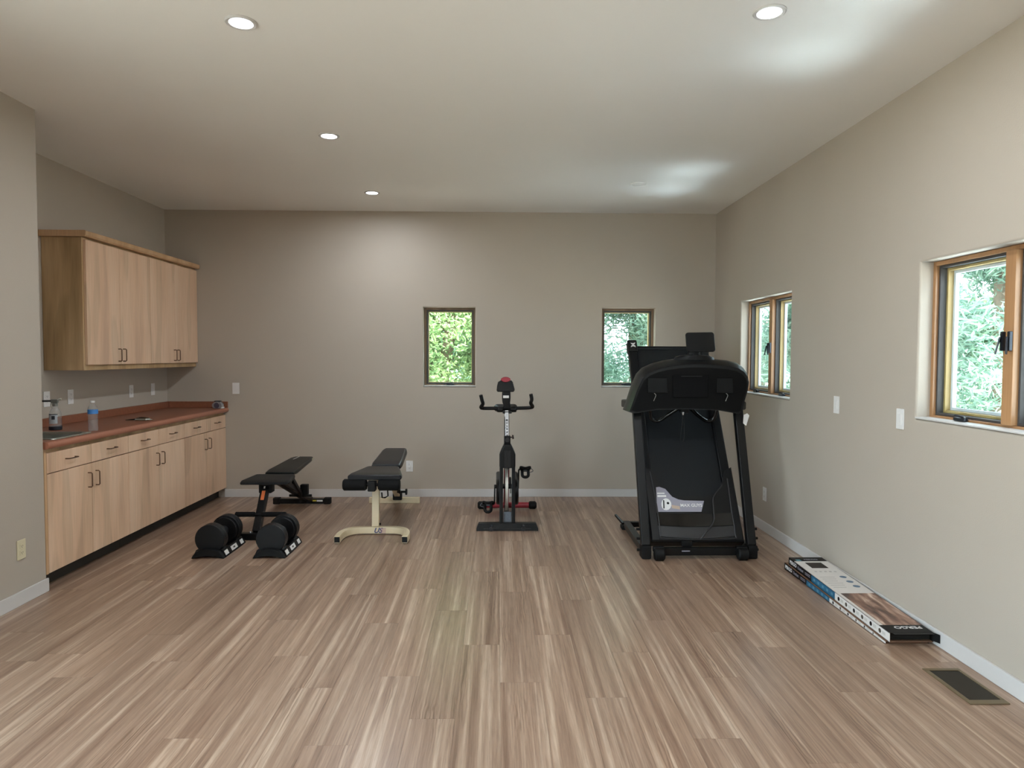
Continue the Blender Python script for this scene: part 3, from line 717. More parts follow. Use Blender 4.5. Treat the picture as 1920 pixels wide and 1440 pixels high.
# console: outline in (x, z), seen from its front
outl = [(.989, 1.064), (1.029, 1.188), (1.069, 1.291), (1.142, 1.394), (1.215, 1.428), (1.307, 1.452), (1.410, 1.467), (1.514, 1.474), (1.660, 1.470), (1.805, 1.454), (1.865, 1.440), (1.908, 1.412), (1.935, 1.375), (1.946, 1.330), (1.937, 1.252), (1.894, 1.119), (1.878, 1.045)]
outl = [(.989, 1.064), (1.020, 1.15), (1.055, 1.255), (1.095, 1.345), (1.142, 1.394), (1.215, 1.428), (1.307, 1.452), (1.410, 1.467), (1.500, 1.474), (1.640, 1.471), (1.790, 1.456), (1.865, 1.438), (1.910, 1.408), (1.938, 1.365), (1.947, 1.320), (1.937, 1.252), (1.912, 1.165), (1.886, 1.06)]
low = [(1.86, 1.045), (1.70, 1.075), (1.45, 1.085), (1.20, 1.078), (1.03, 1.048)]
poly = outl + low
def off(f, dz=0.0, up=1.0):
    out = []
    for x_, z_ in poly:
        out.append((1.468+(x_-1.468)*f, 1.06+(z_-1.06)*up+dz))
    return out
bm = B(); ring = lambda P, y_, sl=0.0: [(x_, y_+(z_-1.06)*sl, z_) for x_, z_ in P]
loft(bm, [ring(off(.955, .0, .86), 5.222, .10), ring(off(.962, .0, .885), 5.218, .10), ring(off(.985, .0, .965), 5.262, .10), ring(off(1.0), 5.315, .10), ring(off(1.0), 5.40, .10), ring(off(.97, .0, .97), 5.43, .10)])
con = part('console', bm, mat('console_charcoal', '#121314', rough=.38), tm)
bm = B(); loft(bm, [ring(off(.925, .012, .79), 5.2205, .10), ring(off(.93, .010, .80), 5.2165, .10), ring(off(.90, .02, .76), 5.2155, .10)][::-1]); part('front_panel', bm, mat('console_panel', '#030303', rough=.6, spec=.25), con)
for cx in (1.222, 1.738):
    bm = B(); obox(bm, (cx, 5.2265, 1.262), (1, 0, 0), (0, 1, -.1), (0, .1, 1), .075 if cx < 1.5 else .062, .005, .056, .004); part('speaker_pad', bm, mat('speaker_pad', '#060707', rough=.7), con)
bm = B(); obox(bm, (1.475, 5.229, 1.255), (1, 0, 0), (0, 1, -.1), (0, .1, 1), .135, .004, .085, .004); part('rear_cover', bm, mat('rear_cover', '#020203', rough=.6, spec=.25), con)
bm = B(); cyl(bm, (1.40, 5.218, 1.333), (1.56, 5.218, 1.333), .0025, seg=8); part('cover_seam', bm, GREYP, con)
for cx in (1.192, 1.742):
    bm = B(); tube(bm, [(cx, 5.205, 1.205), (cx+.012, 5.203, 1.19), (cx+.004, 5.203, 1.165), (cx-.004, 5.205, 1.145)], .0025, 6, 4); part('cable_clip', bm, mat('dull_clip', '#77756f', rough=.5), con)
# tablet shelf on top
bm = B(); prism(bm, rrect(.222, .152, .020, 4), (1.575, 5.33, 1.595), (1, 0, .02), (-.06, .14, 1), (0, -1, .14), [(-.010, .97), (-.006, 1), (.006, 1), (.010, .97)]); th = part('tablet_holder', bm, mat('holder_black', '#070707', rough=.5), tm)
bm = B(); loft(bm, [[(1.50+1.0*a*.05+.03, 5.345+b*.03, z_) for a, b in circ(1, 12)] for z_ in (1.465, 1.49, 1.52)]); part('neck', bm, BLKM, th)
bm = B(); loft(bm, [[(1.535+a*w, 5.355+b*.06, z_) for a, b in circ(1, 20)] for w, z_ in ((.165, 1.458), (.150, 1.480), (.115, 1.492), (.06, 1.497))]); part('mount', bm, BLK, con)
# side arms towards the user
for s in (-1, 1):
    bm = B(); sweep(bm, smooth([(TC+s*.44, 5.36, 1.10), (TC+s*.445, 5.50, 1.105), (TC+s*.445, 5.62, 1.10)], 4), rrect(.05, .065, .014, 3), up=(0, 0, 1)); part('side_arm', bm, mat('arm_grey', '#23231f', rough=.5), tm)
# hand grips below the console
for s in (-1, 1):
    bm = B(); tube(bm, [(TC+s*.045-.02, 5.36, 1.080), (TC+s*.12-.02, 5.41, 1.020), (TC+s*.19-.01, 5.45, .972), (TC+s*.245-.01, 5.45, .985), (TC+s*.268-.01, 5.42, 1.075)], .015, 12, 6); part('hand_grip', bm, BLKG, tm)
bm = B(); bx(bm, TC-.062, TC+.0, 5.30, 5.36, 1.045, 1.088, .008); part('key_socket', bm, BLKM, tm)
bm = B(); tube(bm, [(1.437, 5.30, 1.06), (1.436, 5.30, .98), (1.424, 5.30, .86), (1.43, 5.30, .825), (1.448, 5.30, .830), (1.452, 5.30, .88), (1.450, 5.30, .98), (1.443, 5.30, 1.06)], .0028, 6, 6); part('safety_lanyard', bm, BLKM, tm)
bm = B(); bx(bm, 1.432, 1.446, 5.292, 5.302, 1.030, 1.055, .003); part('lanyard_clip', bm, SILVER, tm)
# raised deck
DU = Vector((0, .53, .848)).normalized(); DN = Vector((0, -DU.z, DU.y)); DO = Vector((0, 5.06, .085))
def dk(x_, s_, t_): return Vector((x_, 0, 0)) + DO + DU*s_ + DN*t_
LEN = 1.80
def dbox(bm, x0, x1, s0, s1, t0, t1, bev=.004): return obox(bm, dk((x0+x1)/2, (s0+s1)/2, (t0+t1)/2), (1, 0, 0), DU, DN, (x1-x0)/2, (s1-s0)/2, (t1-t0)/2, bev)
deck = None
bm = B(); dbox(bm, TC-.285, TC+.285, .12, LEN-.04, -.045, -.022); deck = part('deck_board', bm, BLKM, tm)
bm = B(); dbox(bm, TC-.272, TC+.272, .30, LEN-.055, -.021, -.017, .001); part('running_belt', bm, BELT, tm)
bm = B(); cyl(bm, dk(TC-.27, LEN-.055, -.030), dk(TC+.27, LEN-.055, -.030), .024); part('rear_roller', bm, BELT, tm)
for s in (-1, 1):
    a, b = sorted((TC+s*.273, TC+s*.348)); bm = B(); dbox(bm, a, b, .02, LEN-.10, -.055, .004, .008); part('side_rail', bm, BLK, tm)
    bm = B(); dbox(bm, a+.012, b-.012, .45, LEN-.11, .0035, .0065, .001); part('foot_grip', bm, FOAM, tm)
    bm = B(); dbox(bm, a-.006, b+.010 if s > 0 else b+.004, LEN-.105, LEN+.015, -.065, .014, .014); cap = part('end_cap', bm, mat('cap_charcoal', '#121313', rough=.45), tm)
    if s < 0:
        cx = (a+b)/2+.002; pol = [(-.022, -.024), (0, -.014), (.022, -.024), (.017, -.004), (.004, .002), (.016, .010), (.022, .024), (0, .017), (-.022, .022), (-.012, .008), (-.003, .001), (-.014, -.006)]
        bm = B(); prism(bm, pol, dk(cx, LEN-.042, .0142), (1, 0, 0), DU, DN, [(0, 1), (.0008, 1)]); part('emblem', bm, WHITEP, cap, 'white cross-shaped emblem')
# motor hood
hood_poly = [(-.352, .0), (.352, .0), (.352, .60), (.300, .575), (.262, .46), (.215, .385), (.10, .352), (-.10, .352), (-.205, .372), (-.245, .43), (-.285, .575), (-.352, .60)]
bm = B(); prism(bm, hood_poly, dk(TC, .0, 0), (1, 0, 0), DU, DN, [(-.05, 1), (.030, 1), (.048, .985), (.056, .955)]); hood = part('motor_hood', bm, mat('hood_charcoal', '#0e0f10', rough=.34), tm)
def curved(bm, x0, x1, s0, s1, t0, bulge, th_=.004, n=10):
    """slightly bowed panel across the hood"""
    f = []; g = []
    for k in range(n+1):
        u = k/n; x_ = x0+(x1-x0)*u; h = bulge*(1-(2*u-1)**2)
        f.append([bm.verts.new(dk(x_, s0-h, t0+th_)), bm.verts.new(dk(x_, s1-h*.6, t0+th_))]); g.append([bm.verts.new(dk(x_, s0-h, t0)), bm.verts.new(dk(x_, s1-h*.6, t0))])
    for k in range(n):
        bm.faces.new((f[k][0], f[k+1][0], f[k+1][1], f[k][1])); bm.faces.new((g[k][1], g[k+1][1], g[k+1][0], g[k][0]))
        bm.faces.new((f[k][1], f[k+1][1], g[k+1][1], g[k][1])); bm.faces.new((g[k][0], g[k+1][0], f[k+1][0], f[k][0]))
    bm.faces.new((f[0][0], f[0][1], g[0][1], g[0][0])); bm.faces.new((f[n][1], f[n][0], g[n][0], g[n][1]))
bm = B(); curved(bm, TC-.285, TC+.285, .128, .222, .0565, .012); part('gloss_panel', bm, BLKG, hood)
bm = B(); curved(bm, TC-.280, TC+.280, .045, .122, .0565, .020); part('lower_panel', bm, GREYP, hood)
bm = B(); tube(bm, [dk(TC-.30, .56, .052), dk(TC-.285, .40, .056), dk(TC-.275, .22, .057), dk(TC-.27, .06, .057), dk(TC-.24, .025, .055), dk(TC+.24, .022, .055), dk(TC+.285, .06, .057), dk(TC+.290, .25, .057), dk(TC+.30, .50, .054)], .006, 8, 3); part('hood_seam', bm, GREYP, hood)
# sticker with motor drawing
SP = [(-.278, .232), (.058, .232), (.090, .318), (-.060, .322), (-.105, .330), (-.150, .352), (-.195, .415), (-.240, .432), (-.265, .428)]
bm = B(); prism(bm, SP, dk(TC, 0, .0565), (1, 0, 0), DU, DN, [(0, 1), (.0006, 1)]); stk = part('sticker', bm, GREYPR, hood, 'grey sticker with a motor drawing')
bm = B(); prism(bm, [(.038*math.cos(a)*(1.1 if math.cos(a) > 0 else .9), .048*math.sin(a)) for a in [2*PI*k/14 for k in range(14)]], dk(TC-.205, .292, .0572), Vector((.97, 0, 0))-DU*.24, DU*.97+Vector((.24, 0, 0)), DN, [(0, 1), (.0006, 1)]); part('motor_print', bm, WHITEP, stk)
bm = B(); prism(bm, [(-.006, -.035), (.003, -.034), (.008, .030), (-.001, .034)], dk(TC-.222, .292, .0579), (1, 0, 0), DU, DN, [(0, 1), (.0004, 1)]); prism(bm, [(.010*math.cos(2*PI*k/10), .010*math.sin(2*PI*k/10)) for k in range(10)], dk(TC-.188, .300, .0579), (1, 0, 0), DU, DN, [(0, 1), (.0004, 1)]); part('motor_slots', bm, BLKM, stk)
bm = B(); prism(bm, [(-.03, -.012), (.03, -.022), (.03, .004), (-.03, .014)], dk(TC-.132, .272, .0572), (1, 0, 0), DU, DN, [(0, 1), (.0006, 1)]); part('shaft_print', bm, mat('tan_print', '#b09a88', rough=.5), stk)
lettering('lettering', 'MAX GUYS', .034, dk(TC-.012, .282, .0574), (1, 0, 0), DU, WHITEP, stk)
bm = B(); dbox(bm, TC-.262, TC-.205, .374, .384, .0572, .0577, 0); dbox(bm, TC-.262, TC-.195, .350, .364, .0572, .0577, 0); part('print_lines', bm, WHITEP, stk)
# power cord down the hood
bm = B(); tube(bm, [dk(TC+.262, .475, .030), dk(TC+.235, .43, .062), dk(TC+.165, .345, .068), dk(TC+.150, .25, .072), dk(TC+.135, .15, .072), dk(TC+.07, .075, .072), dk(TC+.03, .03, .066), (TC+.0, 5.04, .105), (TC-.10, 5.03, .10)], .0055, 8, 8); part('power_cord', bm, GREYP, tm)
bm = B(); bx(bm, TC-.125, TC-.045, 4.995, 5.045, .0835, .125, .008); part('inlet_plug', bm, BLKM, tm)
bm = B(); bx(bm, TC-.135, TC-.075, 4.958, 4.9595, .058, .066); part('rating_label', bm, GREYPR, tm)
# hang tag on the right arm
bm = B(); tube(bm, [(TC+.40, 5.33, 1.09), (TC+.415, 5.29, 1.04), (TC+.425, 5.28, 1.00)], .002, 6, 3); part('tag_string', bm, BLKM, tm)
bm = B(); prism(bm, [(-.022, -.035), (.004, -.055), (.028, .025), (.010, .042), (-.018, .03)], (TC+.435, 5.275, 1.005), (1, .1, 0), (0, 0, 1), (-.1, 1, 0), [(0, 1), (.001, 1)]); part('hang_tag', bm, WHITEP, tm, 'white paper tag')

# ================================================================ EXERCISE BIKE
BCX = .088
bk = thing('exercise_bike', (BCX, 6.2, 0), 'black and red indoor cycling bike with silver handlebar post', 'exercise bike')
bm = B(); loft(bm, [[(BCX+sx*(.262 if lo else .243), yy, zz) for sx, yy, zz, lo in ((-1, 5.785, .002, 1), (1, 5.785, .002, 1), (1, 5.785, .022, 1), (1, 5.80, .062, 0), (-1, 5.80, .062, 0), (-1, 5.785, .022, 1))],
                      [(BCX+sx*(.262 if lo else .243), yy, zz) for sx, yy, zz, lo in ((-1, 5.87, .002, 1), (1, 5.87, .002, 1), (1, 5.87, .022, 1), (1, 5.855, .062, 0), (-1, 5.855, .062, 0), (-1, 5.87, .022, 1))]])
fb = part('front_base', bm, BLKS, bk)
bm = B(); bx(bm, BCX-.20, BCX+.20, 5.7835, 5.7848, .016, .022); part('trim_line', bm, GREYP, fb)
for s in (-1, 1):
    bm = B(); cyl(bm, (BCX+s*.135+.0, 5.772, .020), (BCX+s*.135, 5.790, .020), .018, seg=14); cyl(bm, (BCX+s*.135, 5.775, .035), (BCX+s*.135, 5.790, .050), .010, seg=10); part('transport_wheel', bm, GREYP, fb)
bm = B(); cyl(bm, (BCX-.205, 6.62, .040), (BCX+.225, 6.62, .040), .028, seg=18); rb = part('rear_base', bm, RED, bk)
for s in (-1, 1):
    bm = B(); cyl(bm, (BCX+.01+s*.205, 6.62, .040), (BCX+.01+s*.285, 6.62, .040), .038, seg=20, bev=.014); part('end_cap', bm, BLKM, rb)
for s in (-1, 1):
    bm = B(); beam(bm, (BCX+s*.052, 5.83, .06), (BCX+s*.052, 5.875, .56), .030, .045, bev=.004); part('fork_strut', bm, BLKS, bk)
bm = B(); obox(bm, (BCX, 5.852, .105), (1, 0, 0), (0, 1, 0), (0, 0, 1), .035, .004, .045, .003); part('badge_plate', bm, mat('bike_badge', '#5a6068', rough=.4, var=.4, scale=80), bk)
# head shroud with ridges
bm = B(); loft(bm, [[(BCX+a, 5.875+b, z_) for a, b in rrect(w, .10, .012, 3)] for w, z_ in ((.128, .53), (.136, .545), (.136, .645), (.118, .668), (.085, .705), (.06, .728))]); hd = part('head_shroud', bm, mat('shroud_black', '#0b0c0d', rough=.4), bk)
for xx in (-.022, -.011, 0, .011, .022):
    bm = B(); beam(bm, (BCX+xx, 5.8235, .54), (BCX+xx, 5.8235, .68), .005, .005, bev=.001); part('ridge', bm, GREYP, hd)
bm = B(); bx(bm, BCX-.030, BCX+.026, 5.868, 5.925, .729, .800, .006); cl = part('post_clamp', bm, BLKS, bk)
bm = B(); lathe(bm, [(.003, -.003), (.018, -.003), (.019, 0), (.003, 0)], (BCX-.002, 5.868, .765), 16, 'Y'); part('clamp_cap', bm, GREYP, cl)
bm = B(); cyl(bm, (BCX+.026, 5.895, .785), (BCX+.040, 5.895, .787), .006, seg=8); cyl(bm, (BCX+.040, 5.895, .787), (BCX+.055, 5.895, .789), .020, .016, 14); part('clamp_knob', bm, mat('knob_brown', '#2a1c18', rough=.5), cl)
# handlebar post
bm = B(); beam(bm, (BCX-.003, 5.90, .79), (BCX-.006, 5.955, 1.01), .030, .032, bev=.003); hp = part('handlebar_post', bm, SILVER, bk)
for k in range(6):
    t = .06+.115*k; bm = B(); c = Vector((BCX-.003-.003*t, 5.90+.055*t-.0165, .79+.22*t)); cyl(bm, c, c+Vector((0, -.001, 0)), .006 if k < 5 else .009, seg=10); part('pin_hole', bm, BLKM if k == 5 else GREYP, hp)
bm = B(); bx(bm, BCX-.042, BCX+.038, 5.935, 5.985, .985, 1.006, .006); part('post_head', bm, BLKS, bk)
bm = B(); P = [(.085, 5.845, 1.145), (.088, 5.865, 1.095), (.108-.0, 5.90, 1.055), (.212, 5.945, 1.032), (.19, 5.975, 1.028), (.12, 5.98, 1.028)]
HB = [(-.222, 5.855, 1.150), (-.212, 5.865, 1.105), (-.205, 5.885, 1.072), (-.223, 5.94, 1.040), (-.200, 5.975, 1.028), (-.12, 5.98, 1.028), (0, 5.98, 1.028), (.12, 5.98, 1.030), (.200, 5.975, 1.034), (.223, 5.94, 1.046), (.205, 5.885, 1.080), (.212, 5.865, 1.113), (.204, 5.855, 1.158)]
tube(bm, [(BCX-.006+a, b, c) for a, b, c in HB], .0155, 12, 4); hb = part('handlebar', bm, mat('bar_black', '#0a0909', rough=.6), bk)
for s in (-1, 1):
    bm = B(); cyl(bm, (BCX-.006+s*.03, 5.975, 1.018), (BCX-.006+s*.085, 5.975, 1.018), .024, seg=14, bev=.006); part('bar_clamp', bm, BLKS, hb)
# monitor with red crest
bm = B(); loft(bm, [[(BCX-.004+a, 5.958+b, z_) for a, b in rrect(.060, .032, .012, 3)] for z_ in (1.035, 1.06)] + [[(BCX-.010+a, 5.958+b, z_) for a, b in rrect(w, .04, .014, 3)] for w, z_ in ((.066, 1.08), (.074, 1.11), (.074, 1.15), (.070, 1.182))]); nk = part('monitor_neck', bm, BLK, bk)
bm = B(); bx(bm, BCX-.038, BCX+.012, 5.9355, 5.9375, 1.120, 1.142, .0005); part('white_label', bm, WHITEP, nk)
mp_ = [(-.082, .012), (-.072, 0), (.062, 0), (.072, .010), (.074, .022), (.058, .085), (.046, .098), (-.050, .098), (-.070, .085), (-.078, .05)]
bm = B(); prism(bm, mp_, (BCX-.012, 5.955, 1.172), (1, 0, 0), (0, .12, 1), (0, -1, .12), [(-.022, .9), (-.012, 1), (.016, 1), (.024, .94)]); mo = part('monitor', bm, mat('monitor_black', '#080808', rough=.45), bk)
bm = B(); prism(bm, [(.042*math.cos(2*PI*k/18), .024*math.sin(2*PI*k/18)) for k in range(18)], (BCX-.016, 5.966, 1.276), (1, 0, 0), (0, .12, 1), (0, -1, .12), [(-.010, .9), (.0, 1), (.026, 1), (.033, .85)]); part('crest', bm, RED, mo, 'red oval crest')
# flywheel, brake, guard
bm = B(); lathe(bm, [(.03, -.010), (.170, -.008), (.185, -.012), (.219, -.012), (.219, .012), (.185, .012), (.170, .008), (.03, .010)], (BCX-.004, 6.085, .325), 40, 'X'); fw_ = part('flywheel', bm, mat('flywheel_silver', '#c9c6be', rough=.35, metal=.45), bk)
bm = B(); cyl(bm, (BCX-.045, 6.085, .325), (BCX+.045, 6.085, .325), .022, seg=16); part('axle', bm, BLKS, fw_)
bm = B(); bx(bm, BCX+.018, BCX+.034, 5.90, 5.97, .34, .43, .004); bx(bm, BCX-.020, BCX+.012, 5.875, 5.93, .53, .62, .004); part('brake_block', bm, BLKM, bk)
bm = B(); obox(bm, (BCX+.03, 5.95, .32), (1, 0, 0), (0, 1, 0), (0, 0, 1), .006, .01, .03, .002); part('brake_strut', bm, SILVER, bk)
gp = []
for k in range(13): a = math.radians(90+180*k/12); gp.append((6.10+.115*math.cos(a), .275+.115*math.sin(a)))
for k in range(13): a = math.radians(-90+180*k/12); gp.append((6.36+.135*math.cos(a), .275+.135*math.sin(a)))
for s, w in ((1, .030), (-1, .024)):
    bm = B(); prism(bm, [(p[0], p[1]) for p in gp], (BCX+s*.072, 0, 0), (0, 1, 0), (0, 0, 1), (s, 0, 0), [(-.02, 1), (w-.012, 1), (w, .94)]); part('drive_guard', bm, BLKS, bk)
# main frame
bm = B(); beam(bm, (BCX, 5.90, .60), (BCX, 6.30, .46), .05, .06, bev=.01); part('top_tube', bm, BLKS, bk)
bm = B(); beam(bm, (BCX, 6.29, .50), (BCX, 6.58, .06), .05, .06, bev=.01); part('rear_tube', bm, RED, bk)
bm = B(); beam(bm, (BCX, 5.86, .045), (BCX, 6.60, .040), .045, .03, bev=.006); part('bottom_tube', bm, BLKS, bk)
bm = B(); beam(bm, (BCX, 6.30, .44), (BCX, 6.42, .93), .045, .05, bev=.008); part('seat_post', bm, BLKS, bk)
bm = B(); beam(bm, (BCX, 6.38, .93), (BCX, 6.60, .93), .04, .03, bev=.005); part('seat_slider', bm, SILVER, bk)
# saddle
rings = []
for y_, w, z0, z1 in ((6.42, .035, .955, .985), (6.46, .055, .950, .992), (6.53, .075, .948, .994), (6.60, .17, .946, .998), (6.65, .23, .946, 1.012), (6.69, .225, .948, 1.016), (6.715, .16, .955, 1.005)):
    rings.append([(BCX-.006+a, y_, (z0+z1)/2+b) for a, b in rrect(w, z1-z0, min(w, z1-z0)*.45, 4)])
bm = B(); loft(bm, rings); part('saddle', bm, VINYL2, bk)
# cranks and pedals
for s, zz in ((1, .435), (-1, .115)):
    bm = B(); cyl(bm, (BCX+s*.06, 6.34, .275), (BCX+s*.115, 6.34, .275), .018, seg=14); beam(bm, (BCX+s*.108, 6.34, .275), (BCX+s*.112, 6.33, zz), .014, .024, bev=.003); part('crank_arm', bm, BLKS, bk)
    x0, x1 = sorted((BCX+s*.128, BCX+s*.212)); xc = (x0+x1)/2
    bm = B(); cyl(bm, (BCX+s*.112, 6.33, zz), (x1 if s > 0 else x0, 6.33, zz), .009, seg=10)
    bx(bm, x0, x1, 6.285, 6.298, zz-.014, zz+.014, .003); bx(bm, x0, x1, 6.362, 6.375, zz-.014, zz+.014, .003); bx(bm, x0+.006, x1-.006, 6.298, 6.362, zz-.016, zz+.018, .004)
    pe = part('pedal', bm, BLKM, bk)
    bm = B(); tube(bm, [(x0, 6.29, zz+.012), (x0, 6.255, zz+.035), (xc, 6.235, zz+.030), (x1, 6.255, zz+.035), (x1, 6.29, zz+.012)], .010, 8, 3)
    tube(bm, [(xc-.028, 6.29, zz-.010), (xc-.026, 6.245, zz-.045), (xc, 6.235, zz-.055), (xc+.026, 6.245, zz-.045), (xc+.028, 6.29, zz-.010)], .014, 8, 3); part('toe_cage', bm, BLKM, pe)
    bm = B(); bx(bm, xc-.016, xc+.016, 6.2835, 6.2848, zz-.007, zz+.003); tube(bm, [(x1 if s > 0 else x0, 6.28, zz+.03), ((x1 if s > 0 else x0)+s*.03, 6.28, zz-.005), ((x1 if s > 0 else x0)-s*.005, 6.28, zz-.02)], .004, 6, 4); part('strap', bm, mat('strap_grey', '#56565a', rough=.5), pe)

# ================================================================ BENCHES
def pad(bm, front, back, y0, y1, zf0, zf1, thick, cx, r=.02, n=6, dome=.012):
    """upholstered pad: width front/back, running y0..y1, bottom heights zf0..zf1"""
    rings = []; N = 8
    prof = [(-.0, .0)]
    for k in range(N+1):
        u = k/N; e = 0.0
        if k == 0: e = .022
        if k == N: e = .022
        w = front+(back-front)*u; y_ = y0+(y1-y0)*u; z_ = zf0+(zf1-zf0)*u
        sec = rrect(w-e*.9, thick-e*.6, min(r, (thick-e*.6)*.45), 4)
        rings.append([(cx+a, y_ + (.006 if k == 0 else -.006 if k == N else 0), z_+thick/2+b+(dome*(1-(2*a/w)**2) if b > 0 else 0)) for a, b in sec])
        if k == 0: rings.insert(0, [(cx+a*.985, y_, z_+thick/2+b*.7) for a, b in sec])
        if k == N: rings.append([(cx+a*.985, y_, z_+thick/2+b*.7) for a, b in sec])
    return loft(bm, rings)
# --- cream bench
C1 = -0.992
cb = thing('weight_bench', (C1, 6.1, 0), 'weight bench with cream steel frame and glossy black padding', 'weight bench')
U = [(-.265, 5.395, .0), (-.268, 5.50, 0), (-.255, 5.585, 0), (-.222, 5.655, 0), (-.165, 5.692, 0), (-.10, 5.700, 0), (.10, 5.700, 0), (.165, 5.692, 0), (.222, 5.655, 0), (.255, 5.585, 0), (.268, 5.50, 0), (.265, 5.395, 0)]
bm = B(); sweep(bm, smooth([(C1+a, b, .034) for a, b, c in U], 4), rrect(.046, .056, .006, 2), up=(0, 0, 1)); fbase = part('front_base', bm, CREAM, cb)
for s in (-1, 1):
    bm = B(); bx(bm, C1+s*.265-.021, C1+s*.265+.021, 5.388, 5.396, .012, .056, .002); part('end_plug', bm, BLKM, fbase)
    bm = B(); bx(bm, C1+s*.265-.016, C1+s*.265+.016, 5.402, 5.43, .0005, .0065); part('foot_pad', bm, mat('rubber_grey', '#6b6258', rough=.7), fbase)
bm = B(); beam(bm, (C1-.018, 5.715, .062), (C1-.018, 5.745, .47), .058, .05, bev=.004); part('front_post', bm, CREAM, cb)
bm = B(); cyl(bm, (C1+.012, 5.72, .078), (C1+.024, 5.72, .078), .010, seg=10); part('bolt', bm, BLKM, cb)
lettering('lettering', 'US', .058, (C1+.005, 5.6762, .033), (1, 0, 0), (0, 0, 1), NAVY, fbase, shear=.35, heavy=.035)
bm = B()
for k in range(4): bx(bm, C1+.030, C1+.072, 5.6755, 5.6763, .012+k*.012, .017+k*.012)
part('flag_stripes', bm, PINKR, fbase)
for s in (-1, 1):
    bm = B(); a, b = (C1-.255, C1-.065) if s < 0 else (C1+.030, C1+.205); cyl(bm, (a, 5.575, .435), (b, 5.575, .435), .047, seg=22, bev=.010); part('foam_roller', bm, FOAM, cb)
bm = B(); bx(bm, C1-.052, C1+.010, 5.535, 5.620, .385, .470, .008); cyl(bm, (C1-.10, 5.575, .435), (C1+.08, 5.575, .435), .012); part('roller_bracket', bm, BLKM, cb)
bm = B(); beam(bm, (C1-.018, 5.58, .452), (C1-.018, 6.32, .440), .055, .045, bev=.004); part('spine', bm, CREAM, cb)
bm = B(); beam(bm, (C1-.010, 6.28, .43), (C1+.0, 6.90, .062), .055, .045, bev=.004); part('rear_leg', bm, CREAM, cb)
bm = B(); bx(bm, C1-.292, C1+.214, 6.885, 6.935, .001, .058, .004); part('rear_base', bm, CREAM, cb)
bm = B(); bx(bm, C1-.045, C1+.045, 6.82, 6.875, .045, .12, .008); part('rear_bracket', bm, BLKM, cb)
bm = B(); beam(bm, (C1+.05, 6.30, .46), (C1+.055, 6.62, .16), .022, .022, bev=.003); beam(bm, (C1+.05, 6.50, .54), (C1+.052, 6.45, .30), .02, .02, bev=.003); part('back_support', bm, BLKS, cb)
bm = B(); cyl(bm, (C1+.03, 6.62, .17), (C1+.115, 6.62, .17), .011, seg=12); cyl(bm, (C1+.110, 6.62, .17), (C1+.125, 6.62, .17), .030, seg=10); cyl(bm, (C1+.02, 6.5, .25), (C1+.075, 6.5, .25), .020, seg=12); part('adjustment_knob', bm, BLKM, cb)
bm = B(); tube(bm, [(C1+.035, 5.80, .44), (C1+.06, 5.82, .42), (C1+.065, 5.84, .29), (C1+.04, 5.84, .275), (C1+.015, 5.84, .275), (C1+.012, 5.84, .32)], .006, 8); part('lock_pin', bm, BLKM, cb)
bm = B(); pad(bm, .455, .27, 5.555, 6.01, .470, .470, .052, C1+.002, r=.022); part('seat_pad', bm, VINYL, cb)
bm = B(); pad(bm, .275, .235, 6.035, 6.62, .474, .540, .056, C1+.016, r=.024); part('back_pad', bm, VINYL, cb)
bm = B(); cyl(bm, (C1-.10, 6.02, .503), (C1+.11, 6.02, .503), .006, seg=8); part('hinge_rod', bm, SILVER, cb)
# --- black bench
C2 = -1.905
bb = thing('weight_bench', (C2, 6.2, 0), 'all-black adjustable weight bench with orange sticker, beside the base cabinets', 'weight bench')
bm = B(); bx(bm, C2-.185, C2+.13, 5.505, 5.562, .001, .056, .006); fb2 = part('front_base', bm, BLKS, bb)
for xx in (-.055, .045):
    bm = B(); cyl(bm, (C2+xx-.02, 5.53, .0565), (C2+xx-.02, 5.53, .068), .009, .006, 12); part('bolt', bm, SILVER, fb2)
bm = B(); beam(bm, (C2-.032, 5.545, .057), (C2-.022, 5.76, .405), .062, .05, bev=.005); po = part('front_post', bm, BLKS, bb)
def on_post(t, d): return Vector((C2-.032+.010*t, 5.545+.215*t, .057+.348*t)) + Vector((0, -.85, .526))*(.0252+d)
bm = B(); u = Vector((.010, .215, .348)).normalized(); obox(bm, on_post(.74, .0004), (1, 0, 0), (0, -.85, .526), u, .014, .0004, .040); part('sticker', bm, ORANGE, po, 'orange warning sticker')
bm = B(); obox(bm, on_post(.91, .0004), (1, 0, 0), (0, -.85, .526), u, .006, .0004, .010); part('sticker_tip', bm, WHITEP, po)
bm = B(); cyl(bm, (C2-.215, 5.585, .192), (C2+.19, 5.585, .192), .009, seg=10); fbr = part('foot_bar', bm, BLKS, bb)
for s in (-1, 1):
    bm = B(); a, b = (C2-.215, C2-.055) if s < 0 else (C2-.005, C2+.195); cyl(bm, (a, 5.585, .192), (b, 5.585, .192), .0205, seg=16, bev=.006); part('foam_roller', bm, FOAM, bb)
bm = B(); bx(bm, C2-.075, C2+.03, 5.725, 5.82, .335, .425, .008); part('seat_bracket', bm, BLKM, bb)
bm = B(); pad(bm, .415, .33, 5.64, 5.965, .415, .425, .036, C2, r=.014, dome=.006); part('seat_pad', bm, VINYL2, bb)
bm = B(); pad(bm, .27, .20, 5.985, 6.735, .435, .462, .038, C2+.018, r=.014, dome=.006); bp_ = part('back_pad', bm, mat('bench_vinyl_green_black', '#131513', rough=.42, bump=.15, bscale=500), bb)
bm = B(); bx(bm, C2+.1185, C2+.1205, 6.62, 6.72, .468, .486); part('brand_tag', bm, mat('tag_cream', '#c8bfa4', rough=.5), bp_)
bm = B(); obox(bm, (C2-.01, 6.58, .5035), (.12, 1, .036), (1, -.12, 0), (0, 0, 1), .07, .004, .0006); part('print_mark', bm, WHITEP, bp_)
